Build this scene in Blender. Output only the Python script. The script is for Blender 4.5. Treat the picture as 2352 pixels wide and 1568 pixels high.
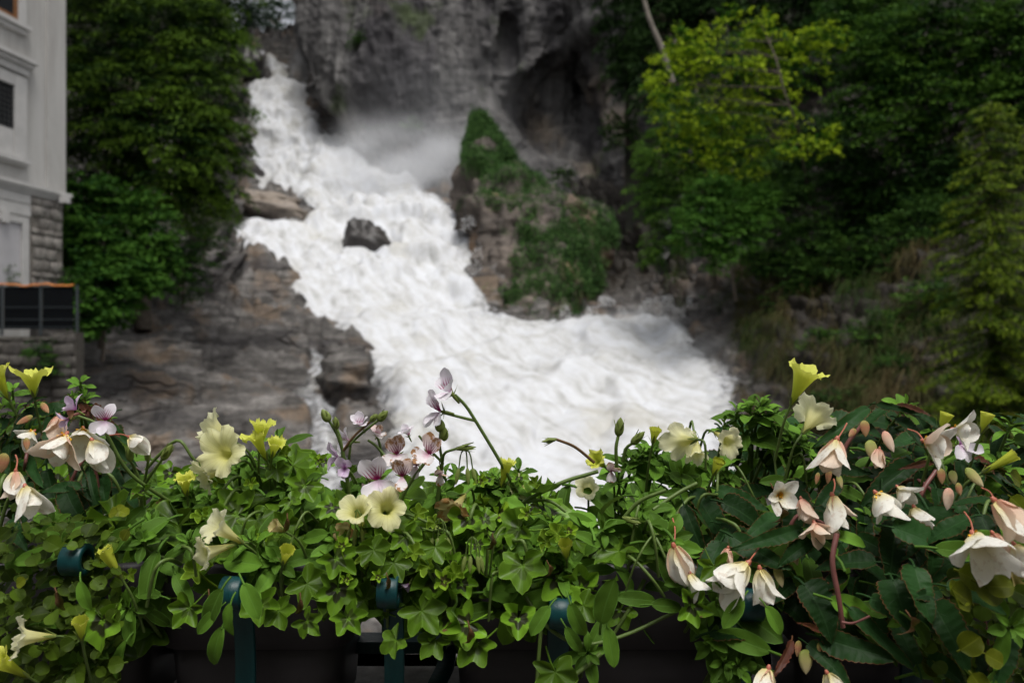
import bpy, math, random
import numpy as np
from mathutils import Vector, Matrix

# ------------------------------------------------------------------ camera, sky, sun, exposure
for o in list(bpy.data.objects):
    bpy.data.objects.remove(o)
SC = bpy.context.scene
COL = SC.collection
CZ = 1.5                       # eye height above the bridge deck
FPX = 28 / 36 * 2352           # focal length in units of a 2352 wide picture
cam_d = bpy.data.cameras.new('camera'); cam = bpy.data.objects.new('camera', cam_d); COL.objects.link(cam)
cam.location = (0, 0, CZ); cam.rotation_euler = (math.radians(90), 0, 0)
cam_d.lens = 28; cam_d.sensor_width = 36; cam_d.clip_start = 0.05; cam_d.clip_end = 2000
cam_d.dof.use_dof = True; cam_d.dof.focus_distance = 0.93; cam_d.dof.aperture_fstop = 5.6
SC.camera = cam
SUN_EL, SUN_ROT = math.radians(68), math.radians(160)
W = bpy.data.worlds.new('World'); SC.world = W; W.use_nodes = True
wn = W.node_tree; bg = wn.nodes['Background']
sky = wn.nodes.new('ShaderNodeTexSky'); sky.sky_type = 'NISHITA'; sky.sun_disc = False
sky.sun_elevation = SUN_EL; sky.sun_rotation = SUN_ROT; sky.air_density = 1.0; sky.dust_density = 4.0; sky.ozone_density = 1.0
hs = wn.nodes.new('ShaderNodeHueSaturation'); hs.inputs['Saturation'].default_value = 0.22
wn.links.new(sky.outputs[0], hs.inputs['Color']); wn.links.new(hs.outputs[0], bg.inputs['Color'])
bg.inputs['Strength'].default_value = 0.11
sun_d = bpy.data.lights.new('sun', 'SUN'); sun = bpy.data.objects.new('sun', sun_d); COL.objects.link(sun)
sun_d.energy = 1.5; sun_d.angle = math.radians(28); sun_d.color = (1.0, 0.97, 0.93)
S = Vector((math.sin(SUN_ROT) * math.cos(SUN_EL), math.cos(SUN_ROT) * math.cos(SUN_EL), math.sin(SUN_EL)))
sun.rotation_euler = S.to_track_quat('Z', 'Y').to_euler(); sun.location = (0, 0, 60)
SC.view_settings.view_transform = 'Standard'; SC.view_settings.look = 'None'
SC.view_settings.gamma = 1.0; SC.view_settings.use_curve_mapping = False; SC.view_settings.exposure = 0.62
SC.render.engine = 'CYCLES'
try:
    SC.cycles.use_denoising = True; SC.cycles.denoiser = 'OPENIMAGEDENOISE'
except Exception:
    pass
SC.cycles.max_bounces = 6; SC.cycles.diffuse_bounces = 3; SC.cycles.glossy_bounces = 2
SC.cycles.transmission_bounces = 3; SC.cycles.transparent_max_bounces = 12; SC.cycles.volume_bounces = 3
SC.cycles.caustics_reflective = False; SC.cycles.caustics_refractive = False
SC.cycles.volume_step_rate = 2.0; SC.cycles.volume_max_steps = 64

# ------------------------------------------------------------------ helpers
RNG = np.random.default_rng(7)
random.seed(7)

def at(u, v, Y):
    return np.array([(u - 1176) / FPX * Y, Y, CZ + (784 - v) / FPX * Y])

def at_arr(u, v, Y):
    return np.stack([(u - 1176) / FPX * Y, Y + 0 * u, CZ + (784 - v) / FPX * Y], -1)

def _hash(ix, iy, iz, seed):
    h = (ix.astype(np.int64) * 374761393 + iy.astype(np.int64) * 668265263 + iz.astype(np.int64) * 2147483629 + seed * 974711) & 0xFFFFFFFF
    h = ((h ^ (h >> 13)) * 1274126177) & 0xFFFFFFFF
    h = ((h ^ (h >> 16)) * 2246822519) & 0xFFFFFFFF
    return (h ^ (h >> 15)) / 4294967295.0

def vnoise(p, seed=0):
    """value noise in -1..1 at points (...,3)"""
    f = np.floor(p); i = f.astype(np.int64); t = p - f; t = t * t * t * (t * (t * 6 - 15) + 10)
    x, y, z = i[..., 0], i[..., 1], i[..., 2]; tx, ty, tz = t[..., 0], t[..., 1], t[..., 2]
    def c(a, b, d): return _hash(x + a, y + b, z + d, seed)
    def l(a, b, w): return a + (b - a) * w
    r = l(l(l(c(0,0,0), c(1,0,0), tx), l(c(0,1,0), c(1,1,0), tx), ty), l(l(c(0,0,1), c(1,0,1), tx), l(c(0,1,1), c(1,1,1), tx), ty), tz)
    return r * 2 - 1

def fbm(p, octaves=4, seed=0, gain=0.5):
    s = 0; a = 1.0
    for k in range(octaves):
        s = s + a * vnoise(p * 2.03 ** k + 17.3 * k, seed + k); a *= gain
    return s

def ridged(p, octaves=4, seed=0):
    s = 0; a = 1.0
    for k in range(octaves):
        s = s + a * (1 - 2 * np.abs(vnoise(p * 2.03 ** k + 9.1 * k, seed + k))); a *= 0.5
    return s

def smooth(a, b, x):
    t = np.clip((x - a) / (b - a), 0, 1); return t * t * (3 - 2 * t)

def mesh_from(name, verts, faces, uv=None, attrs=None, smooth_shade=True, mats=(), mat_idx=None):
    """faces: (n,4) or (n,3) int array, or list of tuples"""
    me = bpy.data.meshes.new(name)
    verts = np.asarray(verts, dtype=np.float32)
    if isinstance(faces, np.ndarray):
        nf, k = faces.shape
        me.vertices.add(len(verts)); me.vertices.foreach_set('co', verts.ravel())
        me.loops.add(nf * k); me.loops.foreach_set('vertex_index', faces.astype(np.int32).ravel())
        me.polygons.add(nf); me.polygons.foreach_set('loop_start', np.arange(0, nf * k, k, dtype=np.int32))
        me.polygons.foreach_set('loop_total', np.full(nf, k, dtype=np.int32))
        me.update(calc_edges=True)
    else:
        me.from_pydata([tuple(map(float, v)) for v in verts], [], [tuple(map(int, f)) for f in faces]); me.update()
    if uv is not None:
        lay = me.uv_layers.new(name='UVMap')
        li = np.zeros(len(me.loops), dtype=np.int32); me.loops.foreach_get('vertex_index', li)
        lay.data.foreach_set('uv', np.asarray(uv, dtype=np.float32)[li].ravel())
    for an, av in (attrs or {}).items():
        a = me.attributes.new(an, 'FLOAT', 'POINT'); a.data.foreach_set('value', np.asarray(av, dtype=np.float32).ravel())
    me.polygons.foreach_set('use_smooth', np.full(len(me.polygons), smooth_shade))
    for m in mats: me.materials.append(m)
    if mat_idx is not None: me.polygons.foreach_set('material_index', np.asarray(mat_idx, dtype=np.int32))
    return me

def link(name, me, parent=None, mat=None, M=None):
    o = bpy.data.objects.new(name, me); COL.objects.link(o)
    if mat is not None and me is not None and len(me.materials) == 0: me.materials.append(mat)
    if parent is not None: o.parent = parent
    if M is not None: o.matrix_basis = M
    return o

def tag(o, label=None, cat=None, group=None, kind=None):
    if label: o['label'] = label
    if cat: o['category'] = cat
    if group: o['group'] = group
    if kind: o['kind'] = kind
    return o

def empty(name, loc):
    o = bpy.data.objects.new(name, None); COL.objects.link(o); o.location = tuple(map(float, loc)); o.empty_display_size = 0.05
    return o

def rel(me_verts, parent_loc):
    return np.asarray(me_verts) - np.asarray(parent_loc)

def grid_faces(nr, nc, wrap=False):
    r = np.arange(nr - 1)[:, None]; c = np.arange(nc if wrap else nc - 1)[None, :]
    c2 = (c + 1) % nc
    return np.stack([r * nc + c, r * nc + c2, (r + 1) * nc + c2, (r + 1) * nc + c], -1).reshape(-1, 4)

def grid_normals(P):
    du = np.gradient(P, axis=1); dv = np.gradient(P, axis=0)
    n = np.cross(du, dv); n /= (np.linalg.norm(n, axis=-1, keepdims=True) + 1e-9)
    flip = n[..., 1] > 0       # towards the camera side
    n[flip] *= -1
    return n

def blur(a, k=3, it=2):
    for _ in range(it):
        for ax in (0, 1):
            pad = [(0, 0), (0, 0)]; pad[ax] = (k, k)
            b = np.pad(a, pad, mode='edge'); c = np.cumsum(b, axis=ax)
            z = np.zeros_like(np.take(c, [0], axis=ax)); c = np.concatenate([z, c], axis=ax)
            n = a.shape[ax]
            a = (np.take(c, np.arange(2 * k + 1, 2 * k + 1 + n), axis=ax) - np.take(c, np.arange(0, n), axis=ax)) / (2 * k + 1)
    return a

def table(us, vs, T, U, V):
    """bilinear lookup of T[v][u] on a regular fine grid given by 1-d U, V"""
    T = np.asarray(T, float)
    A = np.stack([np.interp(U, us, row) for row in T])            # rows at vs
    return np.stack([np.interp(V, vs, A[:, j]) for j in range(A.shape[1])], -1)

def sdist(poly, X, Y):
    """signed distance, positive inside"""
    poly = np.asarray(poly, float); d = np.full(X.shape, 1e9); ins = np.zeros(X.shape, bool)
    for k in range(len(poly)):
        a, b = poly[k], poly[(k + 1) % len(poly)]; e = b - a
        t = np.clip(((X - a[0]) * e[0] + (Y - a[1]) * e[1]) / (e @ e + 1e-9), 0, 1)
        d = np.minimum(d, np.hypot(X - a[0] - t * e[0], Y - a[1] - t * e[1]))
        c = ((a[1] > Y) != (b[1] > Y)) & (X < (b[0] - a[0]) * (Y - a[1]) / (b[1] - a[1] + 1e-12) + a[0])
        ins ^= c
    return np.where(ins, d, -d)

def spline(pts, n):
    """Catmull-Rom through points"""
    P = np.asarray(pts, float)
    if len(P) == 2: return P[0] + (P[1] - P[0]) * np.linspace(0, 1, n)[:, None]
    Q = np.vstack([2 * P[0] - P[1], P, 2 * P[-1] - P[-2]]); m = len(P) - 1
    out = []
    for s in np.linspace(0, m, n):
        k = min(int(s), m - 1); t = s - k; a, b, c, d = Q[k:k + 4]
        out.append(0.5 * ((2 * b) + (c - a) * t + (2 * a - 5 * b + 4 * c - d) * t * t + (3 * b - 3 * c + d - a) * t ** 3))
    return np.array(out)

def tube(path, radii, sides=7):
    path = np.asarray(path, float); n = len(path); radii = np.broadcast_to(np.asarray(radii, float), (n,)) if np.ndim(radii) == 0 else np.interp(np.linspace(0, 1, n), np.linspace(0, 1, len(radii)), radii)
    T = np.gradient(path, axis=0); T /= np.linalg.norm(T, axis=1, keepdims=True) + 1e-12
    ref = np.array([0.31, 0.17, 0.93]); vs = []
    for k in range(n):
        a = np.cross(T[k], ref); a /= np.linalg.norm(a) + 1e-9; b = np.cross(T[k], a)
        th = np.linspace(0, 2 * math.pi, sides, endpoint=False)
        vs.append(path[k] + radii[k] * (np.cos(th)[:, None] * a + np.sin(th)[:, None] * b))
    V = np.concatenate(vs); F = grid_faces(n, sides, wrap=True)
    return V, F

def join(parts):
    """[(V,F[,uv])] with quad faces -> one"""
    V, F, U, o = [], [], [], 0
    for p in parts:
        V.append(p[0]); F.append(p[1] + o); o += len(p[0])
        U.append(p[2] if len(p) > 2 else np.zeros((len(p[0]), 2)))
    return np.concatenate(V), np.concatenate(F), np.concatenate(U)

def box(x0, x1, y0, y1, z0, z1):
    V = np.array([(x, y, z) for z in (z0, z1) for y in (y0, y1) for x in (x0, x1)], float)
    F = np.array([(0, 2, 3, 1), (4, 5, 7, 6), (0, 1, 5, 4), (2, 6, 7, 3), (0, 4, 6, 2), (1, 3, 7, 5)])
    return V, F

# ---- node helpers
def mat_new(name):
    m = bpy.data.materials.new(name); m.use_nodes = True
    return m, m.node_tree, m.node_tree.nodes['Principled BSDF']

def nd(nt, typ, **kw):
    n = nt.nodes.new(typ)
    for k, v in kw.items(): setattr(n, k, v)
    return n

def ramp(nt, fac, stops):
    n = nd(nt, 'ShaderNodeValToRGB'); e = n.color_ramp.elements
    while len(e) < len(stops): e.new(0.5)
    for k, (p, c) in enumerate(stops):
        e[k].position = p; e[k].color = (*c, 1) if len(c) == 3 else c
    nt.links.new(fac, n.inputs['Fac']); return n.outputs['Color']

def noise(nt, scale, detail=4, rough=0.55, vec=None, dist=0.0):
    n = nd(nt, 'ShaderNodeTexNoise'); n.inputs['Scale'].default_value = scale; n.inputs['Detail'].default_value = detail
    n.inputs['Roughness'].default_value = rough; n.inputs['Distortion'].default_value = dist
    if vec is not None: nt.links.new(vec, n.inputs['Vector'])
    return n.outputs['Fac']

def mapping(nt, scale=(1, 1, 1), rot=(0, 0, 0), coord='Object'):
    tc = nd(nt, 'ShaderNodeTexCoord'); m = nd(nt, 'ShaderNodeMapping'); m.inputs['Scale'].default_value = scale; m.inputs['Rotation'].default_value = rot
    nt.links.new(tc.outputs[coord], m.inputs['Vector']); return m.outputs['Vector']

def mixc(nt, fac, a, b, mode='MIX'):
    n = nd(nt, 'ShaderNodeMix', data_type='RGBA', blend_type=mode)
    for sock, val in ((n.inputs[0], fac), (n.inputs[6], a), (n.inputs[7], b)):
        if isinstance(val, bpy.types.NodeSocket): nt.links.new(val, sock)
        elif isinstance(val, (int, float)): sock.default_value = val
        else: sock.default_value = (*val, 1)
    return n.outputs[2]

def math_n(nt, op, a, b=0.0, clamp=False):
    n = nd(nt, 'ShaderNodeMath', operation=op); n.use_clamp = clamp
    for k, val in enumerate((a, b)):
        if isinstance(val, bpy.types.NodeSocket): nt.links.new(val, n.inputs[k])
        else: n.inputs[k].default_value = val
    return n.outputs[0]

def maprange(nt, x, a, b, c=0.0, d=1.0, sm=True):
    n = nd(nt, 'ShaderNodeMapRange'); n.interpolation_type = 'SMOOTHSTEP' if sm else 'LINEAR'
    nt.links.new(x, n.inputs[0]); n.inputs[1].default_value = a; n.inputs[2].default_value = b; n.inputs[3].default_value = c; n.inputs[4].default_value = d
    return n.outputs[0]

def attr(nt, name):
    n = nd(nt, 'ShaderNodeAttribute'); n.attribute_name = name; return n.outputs['Fac']

def bump(nt, h, strength=0.5, dist=0.05):
    n = nd(nt, 'ShaderNodeBump'); n.inputs['Strength'].default_value = strength; n.inputs['Distance'].default_value = dist
    nt.links.new(h, n.inputs['Height']); return n.outputs['Normal']

def leafy(name, dark, light, transl=0.25, rough=0.6, spec=0.06):
    """foliage of far trees: tint attribute runs from old dark leaves to fresh light ones"""
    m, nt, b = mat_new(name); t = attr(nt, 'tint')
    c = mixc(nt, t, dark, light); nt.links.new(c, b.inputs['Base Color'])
    b.inputs['Roughness'].default_value = rough; b.inputs['Specular IOR Level'].default_value = spec
    tr = nd(nt, 'ShaderNodeBsdfTranslucent'); nt.links.new(c, tr.inputs['Color'])
    mx = nd(nt, 'ShaderNodeMixShader'); mx.inputs[0].default_value = transl
    nt.links.new(b.outputs[0], mx.inputs[1]); nt.links.new(tr.outputs[0], mx.inputs[2])
    nt.links.new(mx.outputs[0], nt.nodes['Material Output'].inputs['Surface']); return m

def plain(name, col, rough=0.6, spec=0.4, nscale=None, var=0.3, bmp=0.0, metallic=0.0):
    m, nt, b = mat_new(name)
    b.inputs['Roughness'].default_value = rough; b.inputs['Specular IOR Level'].default_value = spec; b.inputs['Metallic'].default_value = metallic
    if nscale:
        n = noise(nt, nscale, 5, 0.6, mapping(nt))
        c = ramp(nt, n, [(0.25, tuple(x * (1 - var) for x in col)), (0.75, tuple(min(1, x * (1 + var)) for x in col))])
        nt.links.new(c, b.inputs['Base Color'])
        if bmp: nt.links.new(bump(nt, n, bmp, 0.02), b.inputs['Normal'])
    else:
        b.inputs['Base Color'].default_value = (*col, 1)
    return m

def rock_mat(name, cols, scale, streak=(1, 1, 0.25), dark=(0.05, 0.045, 0.045), dark_amt=0.5, moss=None, rough=0.75, bstr=0.6, bdist=0.2, tan=None, crack=None, spec=0.15):
    m, nt, b = mat_new(name)
    v = mapping(nt, streak)
    n1 = noise(nt, scale, 8, 0.62, v, 0.4); n2 = noise(nt, scale * 0.22, 4, 0.55, v, 0.6)
    iso = mapping(nt); n3 = noise(nt, scale * 3.5, 6, 0.65, iso)
    c = ramp(nt, n1, [(0.28, cols[0]), (0.5, cols[1]), (0.72, cols[2])])
    if tan is not None:
        nt2 = noise(nt, scale * 0.35, 4, 0.5, iso); c = mixc(nt, maprange(nt, nt2, 0.52, 0.68), c, tan)
    c = mixc(nt, math_n(nt, 'MULTIPLY', maprange(nt, n2, 0.48, 0.66), dark_amt), c, dark)
    if moss is not None:
        nm = noise(nt, scale * 0.5, 5, 0.6, iso); c = mixc(nt, math_n(nt, 'MULTIPLY', maprange(nt, nm, 0.56, 0.66), 0.8), c, moss)
    c = mixc(nt, math_n(nt, 'MULTIPLY', maprange(nt, n3, 0.35, 0.65), 0.35), c, (0.02, 0.02, 0.02))
    h = math_n(nt, 'ADD', n1, math_n(nt, 'MULTIPLY', n3, 0.4))
    if crack is not None:
        wv = nd(nt, 'ShaderNodeVectorMath', operation='ADD'); nz_ = nd(nt, 'ShaderNodeTexNoise'); nz_.inputs['Scale'].default_value = crack[0] * 1.5; nt.links.new(iso, nz_.inputs['Vector'])
        cm = mapping(nt, crack[1]); nt.links.new(cm, wv.inputs[0]); nt.links.new(nz_.outputs['Color'], wv.inputs[1])
        vo = nd(nt, 'ShaderNodeTexVoronoi', feature='DISTANCE_TO_EDGE'); vo.inputs['Scale'].default_value = crack[0]; nt.links.new(wv.outputs[0], vo.inputs['Vector'])
        ck = math_n(nt, 'MULTIPLY', maprange(nt, vo.outputs['Distance'], 0.035, 0.0), maprange(nt, n2, 0.40, 0.60)); c = mixc(nt, math_n(nt, 'MULTIPLY', ck, 0.55), c, (0.025, 0.022, 0.02)); h = math_n(nt, 'SUBTRACT', h, math_n(nt, 'MULTIPLY', ck, 0.5))
    nt.links.new(c, b.inputs['Base Color']); b.inputs['Roughness'].default_value = rough; b.inputs['Specular IOR Level'].default_value = spec
    nt.links.new(bump(nt, h, bstr, bdist), b.inputs['Normal'])
    return m

# ------------------------------------------------------------------ background materials
M_BED = rock_mat('bank_rock', [(0.03, 0.027, 0.025), (0.13, 0.12, 0.11), (0.33, 0.31, 0.29)], 1.5, (0.5, 0.5, 2.4), dark_amt=0.85, tan=(0.23, 0.17, 0.12), bstr=1.0, bdist=0.25, rough=0.5, crack=(0.42, (0.5, 0.5, 3.0)), spec=0.3)
M_CLIFF = rock_mat('cliff_rock', [(0.034, 0.032, 0.032), (0.098, 0.094, 0.091), (0.19, 0.182, 0.175)], 0.34, (1.9, 1.9, 0.18), dark=(0.03, 0.027, 0.032), dark_amt=0.8, tan=(0.27, 0.22, 0.17), moss=(0.05, 0.07, 0.025), bstr=0.9, bdist=0.5, rough=0.8)
M_DARKROCK = rock_mat('wet_rock', [(0.012, 0.011, 0.010), (0.034, 0.030, 0.027), (0.075, 0.066, 0.06)], 0.9, (1, 1, 0.6), dark_amt=0.5, bstr=0.7, bdist=0.15, rough=0.4, spec=0.4)
M_SLAB = rock_mat('tan_rock', [(0.14, 0.11, 0.085), (0.26, 0.22, 0.18), (0.34, 0.30, 0.27)], 0.7, (0.5, 0.5, 2.5), dark_amt=0.5, bstr=0.6, bdist=0.1)
M_BUTT = rock_mat('outcrop_rock', [(0.045, 0.038, 0.033), (0.11, 0.092, 0.078), (0.22, 0.18, 0.15)], 0.5, (1, 1, 0.35), dark_amt=0.6, tan=(0.33, 0.22, 0.14), moss=(0.03, 0.055, 0.015), bstr=0.8, bdist=0.3)
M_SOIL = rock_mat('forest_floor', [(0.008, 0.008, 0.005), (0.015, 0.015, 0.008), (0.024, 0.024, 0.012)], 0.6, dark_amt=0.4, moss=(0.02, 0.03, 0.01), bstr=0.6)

# ------------------------------------------------------------------ gorge bed and water
us = [-400, 0, 200, 400, 540, 700, 900, 1100, 1300, 1500, 1700, 1900, 2150, 2400, 2800]
vs = [80, 185, 260, 330, 400, 450, 480, 520, 560, 640, 720, 800, 900, 1000, 1100, 1250, 1500]
TB = [
 [60,60,62,70,92,100,95,95,95,80,66,58,50,44,38], [50,52,54,62,84,86,90,90,90,75,60,52,45,40,34],
 [47,48,50,56,79,79.5,85,88,88,70,57,49,42,37,31], [44,45,47,52,76,76.5,78,84,84,66,54,46.5,39,34,29],
 [41,42,43,48,72,73,72,76,80,62,51,44,37,31.5,27], [38,39,40,45,66,68,67,68,74,59,49,42.5,35.5,29.5,25.5],
 [36,37,38,43,61,63,62,62,70,57,48,41.5,34.5,28.5,24.5], [34,35,36,41,57,58.5,58,58,66,55,47,40,33,27.5,23.5],
 [32,33,34,39.5,52,54,54.5,54.5,62,53,45.5,38.5,31.5,26.5,22.5], [28,29,31,37,45.5,47,48,48.5,54,49,42.5,35.5,28.5,24,20.5],
 [25.5,26.5,29,34.5,39.5,41,42,43.5,46.5,45,39,32,25.5,21,18], [23,24,26.5,30,33.5,35,36.5,37.5,38.5,38.5,34,28.5,23,19,16],
 [21,22,23.5,26,28.5,30,30.5,31,31.5,32,29.5,25.5,20.5,17,14.5], [19,20,21,23,25,26.3,26.7,27,27.3,27.5,26,22.5,18.5,15.5,13],
 [17.5,18,19,21,22.3,23.3,23.6,23.8,24,24,23,20,16.5,14,12], [14.5,15,16,17.5,18.7,19.2,19.4,19.5,19.5,19.5,18.5,16.5,14,12,10],
 [11,11.5,12.5,13.5,14.5,15,15.2,15.2,15.2,15,14.3,13,11.5,10,8.5]]
WATER = [(572,95),(600,110),(640,132),(665,128),(674,176),(712,182),(724,212),(750,260),(792,314),(832,354),(868,384),(905,394),(960,398),(1012,450),(1052,492),(1088,532),(1106,580),(1100,650),(1122,700),(1170,724),(1250,728),(1330,716),(1420,730),(1480,722),(1545,732),(1590,772),(1622,816),(1656,842),(1680,882),(1686,960),(1690,1120),(1680,1490),
         (880,1490),(886,1120),(890,960),(862,890),(832,842),(784,784),(735,752),(690,742),(652,692),(612,642),(562,602),(522,552),(532,508),(620,502),(690,515),(716,492),(660,470),(600,455),(572,440),(566,380),(562,300),(566,250),(550,192),(578,184),(614,180),(602,142)]
STREAM = [(700,795),(716,830),(716,880),(698,920),(714,960),(722,1010),(726,1130),(700,1300),(880,1300),(800,1130),(776,1010),(764,940),(756,880),(750,830),(726,798)]

def bed_depth(U, V):
    return blur(table(us, vs, TB, U, V), 4, 2)

U = np.arange(-400, 2801, 5.0); V = np.arange(80, 1501, 4.5)
UU, VV = np.meshgrid(U, V)
YB = bed_depth(U, V)
P = at_arr(UU, VV, YB); N = grid_normals(P)
sdw = np.maximum(sdist(WATER, UU, VV), sdist(STREAM, UU, VV) * 0.8)
sdm = sdw * YB / FPX                                          # metres into the water
left = smooth(1000, 800, UU)
q = P * np.array([0.22, 0.22, 1.5]) + 0.15 * P[..., [0]] * np.array([0, 0, 1])
d = 0.7 * fbm(P * 0.16, 4, 3) + 0.50 * fbm(q, 4, 11) + 0.34 * ridged(P * np.array([0.6, 0.6, 2.4]), 4, 5) + 0.16 * fbm(P * 2.2, 3, 8)
terr = (P[..., 2] * 1.15 + 0.9 * vnoise(P * 0.2, 31) + 0.10 * P[..., 0]); fr = terr - np.floor(terr)
d += 0.75 * left * (smooth(0.0, 0.22, fr) - fr)
d -= 1.7 * smooth(0.0, 2.2, sdm) + 0.35 * smooth(-0.3, 0.3, sdm)
d -= 1.0 * smooth(-0.25, 0.25, sdist(STREAM, UU, VV) * YB / FPX)
d *= np.clip(YB / 34, 0.5, 1.6)
PB = P + N * d[..., None]
bank = smooth(-0.5, 2.5, -sdm) * smooth(1180, 1330, UU) * np.clip(0.75 + 0.5 * smooth(1560, 1380, UU) + 0.9 * fbm(P * 0.25, 3, 27) + 1.2 * smooth(1680, 1860, UU), 0, 1)
nt = M_BED.node_tree; bs = nt.nodes['Principled BSDF']; src = bs.inputs['Base Color'].links[0].from_socket
nsoil = noise(nt, 1.3, 6, 0.65, mapping(nt)); soilc = ramp(nt, nsoil, [(0.3, (0.012, 0.010, 0.008)), (0.55, (0.034, 0.028, 0.021)), (0.75, (0.085, 0.074, 0.064))])
nt.links.new(mixc(nt, attr(nt, 'bank'), src, soilc), bs.inputs['Base Color'])
terrain = link('terrain', mesh_from('terrain', PB.reshape(-1, 3), grid_faces(*UU.shape), attrs={'bank': bank}), mat=M_BED); tag(terrain, kind='structure')

def bed(u, v):
    i = np.clip(np.round((np.asarray(v) - 80) / 4.5).astype(int), 0, len(V) - 1); j = np.clip(np.round((np.asarray(u) + 400) / 5).astype(int), 0, len(U) - 1)
    return PB[i, j]

# water: foam heaps riding over the bed, ragged where it thins out towards the rock
UW = np.arange(490, 1745, 3.2); VW = np.arange(84, 1480, 3.2)
Uw, Vw = np.meshgrid(UW, VW); YW = bed_depth(UW, VW)
Pw = at_arr(Uw, Vw, YW); Nw = grid_normals(Pw)
sA = sdist(WATER, Uw, Vw); sB = sdist(STREAM, Uw, Vw)
sm = np.maximum(sA, sB * 0.8 - 2) * YW / FPX
fl = Pw * np.array([0.9, 0.75, 0.8])
fl = fl + 0.45 * np.stack([vnoise(fl * 0.8, 46), vnoise(fl * 0.8, 47), vnoise(fl * 0.8, 48)], -1) + 0.16 * np.stack([vnoise(fl * 2.1, 56), vnoise(fl * 2.1, 57), vnoise(fl * 2.1, 58)], -1)
heap = 0.40 * fbm(fl * 0.33, 2, 41) + 0.24 * vnoise(fl * 0.8, 42) + 0.09 * np.abs(vnoise(fl * 1.5, 43)) + 0.035 * vnoise(fl * 2.6, 44) + 0.015 * vnoise(fl * 4.5, 45)
sc = np.clip(YW / 38, 0.55, 1.5)
hw = (np.clip(sm * 0.4, -1.3, 0.25) + heap * smooth(-0.4, 1.2, sm) * 1.5 - 0.05) * sc
# drop-offs in the mid cascade: the lip behind the boulder and the step in front of it
hw += 0.7 * sc * np.exp(-((Vw - (512 + 0.06 * (Uw - 700))) / 14) ** 2) * smooth(700, 800, Uw) * smooth(1120, 1040, Uw)
hw += 0.35 * sc * np.exp(-((Vw - (765 - 0.00 * Uw)) / 26) ** 2) * smooth(1200, 1350, Uw) * smooth(1640, 1540, Uw)
Pw2 = Pw + Nw * hw[..., None] + np.array([0, 0, 0.25]) * (np.maximum(heap, 0) * smooth(0, 1, sm))[..., None]
keep = (sm > -0.9)
Fw = grid_faces(*Uw.shape); kf = keep.ravel()[Fw].all(1); Fw = Fw[kf]
used = np.unique(Fw); rmap = -np.ones(Uw.size, int); rmap[used] = np.arange(len(used))
M_WATER, nt, b = mat_new('white_water')
e = attr(nt, 'edge')
vw = mapping(nt, (1.0, 0.8, 0.9))
n1 = noise(nt, 0.75, 8, 0.66, vw, 0.4); n2 = noise(nt, 3.2, 8, 0.72, vw, 0.3); n3 = noise(nt, 0.25, 4, 0.55, vw, 0.4)
rot_ = mapping(nt, (1, 1, 1), (0, 0, math.radians(55))); st_ = nd(nt, 'ShaderNodeMapping'); st_.inputs['Scale'].default_value = (0.30, 1.5, 0.45); nt.links.new(rot_, st_.inputs['Vector'])
n4 = noise(nt, 1.3, 6, 0.6, st_.outputs['Vector'], 0.5)                     # streaks drawn out along the current
foam = math_n(nt, 'ADD', math_n(nt, 'ADD', math_n(nt, 'MULTIPLY', n1, 0.34), math_n(nt, 'MULTIPLY', n2, 0.18)), math_n(nt, 'MULTIPLY', n4, 0.48))
c = ramp(nt, foam, [(0.36, (0.28, 0.28, 0.265)), (0.46, (0.46, 0.462, 0.46)), (0.56, (0.55, 0.562, 0.585))])
thin = math_n(nt, 'MULTIPLY', maprange(nt, n3, 0.52, 0.70), 0.5)
c = mixc(nt, thin, c, (0.37, 0.35, 0.285))
nt.links.new(c, b.inputs['Base Color']); b.inputs['Roughness'].default_value = 0.7; b.inputs['Specular IOR Level'].default_value = 0.25
nt.links.new(bump(nt, math_n(nt, 'ADD', n1, n4), 0.25, 0.14), b.inputs['Normal'])
lace = noise(nt, 2.4, 6, 0.7, vw, 0.5)
al = maprange(nt, math_n(nt, 'ADD', e, math_n(nt, 'MULTIPLY', math_n(nt, 'SUBTRACT', lace, 0.5), 3.0)), -0.55, 0.85)
tb = nd(nt, 'ShaderNodeBsdfTransparent'); mx = nd(nt, 'ShaderNodeMixShader')
nt.links.new(al, mx.inputs[0]); nt.links.new(tb.outputs[0], mx.inputs[1]); nt.links.new(b.outputs[0], mx.inputs[2])
nt.links.new(mx.outputs[0], nt.nodes['Material Output'].inputs['Surface'])
water = link('water', mesh_from('water', Pw2.reshape(-1, 3)[used], rmap[Fw], attrs={'edge': np.clip(sm, -2, 3).ravel()[used]}), mat=M_WATER)
tag(water, kind='structure')

# hillsides above the frame of the gorge
def sheet(name, us_, vs_, T, step, mat, amp, seed, label=None):
    U_ = np.arange(us_[0], us_[-1] + 1, step); V_ = np.arange(vs_[0], vs_[-1] + 1, step)
    Y_ = blur(table(us_, vs_, T, U_, V_), 3, 2); A, B = np.meshgrid(U_, V_); Q = at_arr(A, B, Y_); n_ = grid_normals(Q)
    Q = Q + n_ * (amp * fbm(Q * 0.12, 4, seed))[..., None]
    o = link(name, mesh_from(name, Q.reshape(-1, 3), grid_faces(*A.shape)), mat=mat); return tag(o, kind='structure')
sheet('hillside', [1440, 1700, 1900, 2150, 2400, 3000], [-900, -300, 60, 110, 640], [[110,98,90,80,70,60],[86,76,66,58,52,42],[72,63,56,49,43,33],[70,61,54,48,42,32],[55,46,39,32,27,20]], 16, M_SOIL, 1.5, 61)
sheet('hillside', [-1200, -300, 0, 300, 530], [-900, -300, 60, 110, 560], [[60,66,76,86,96],[46,52,58,64,72],[38,44,50,56,62],[37,43,49,55,61],[26,30,36,41,50]], 16, M_SOIL, 1.5, 62)

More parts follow.
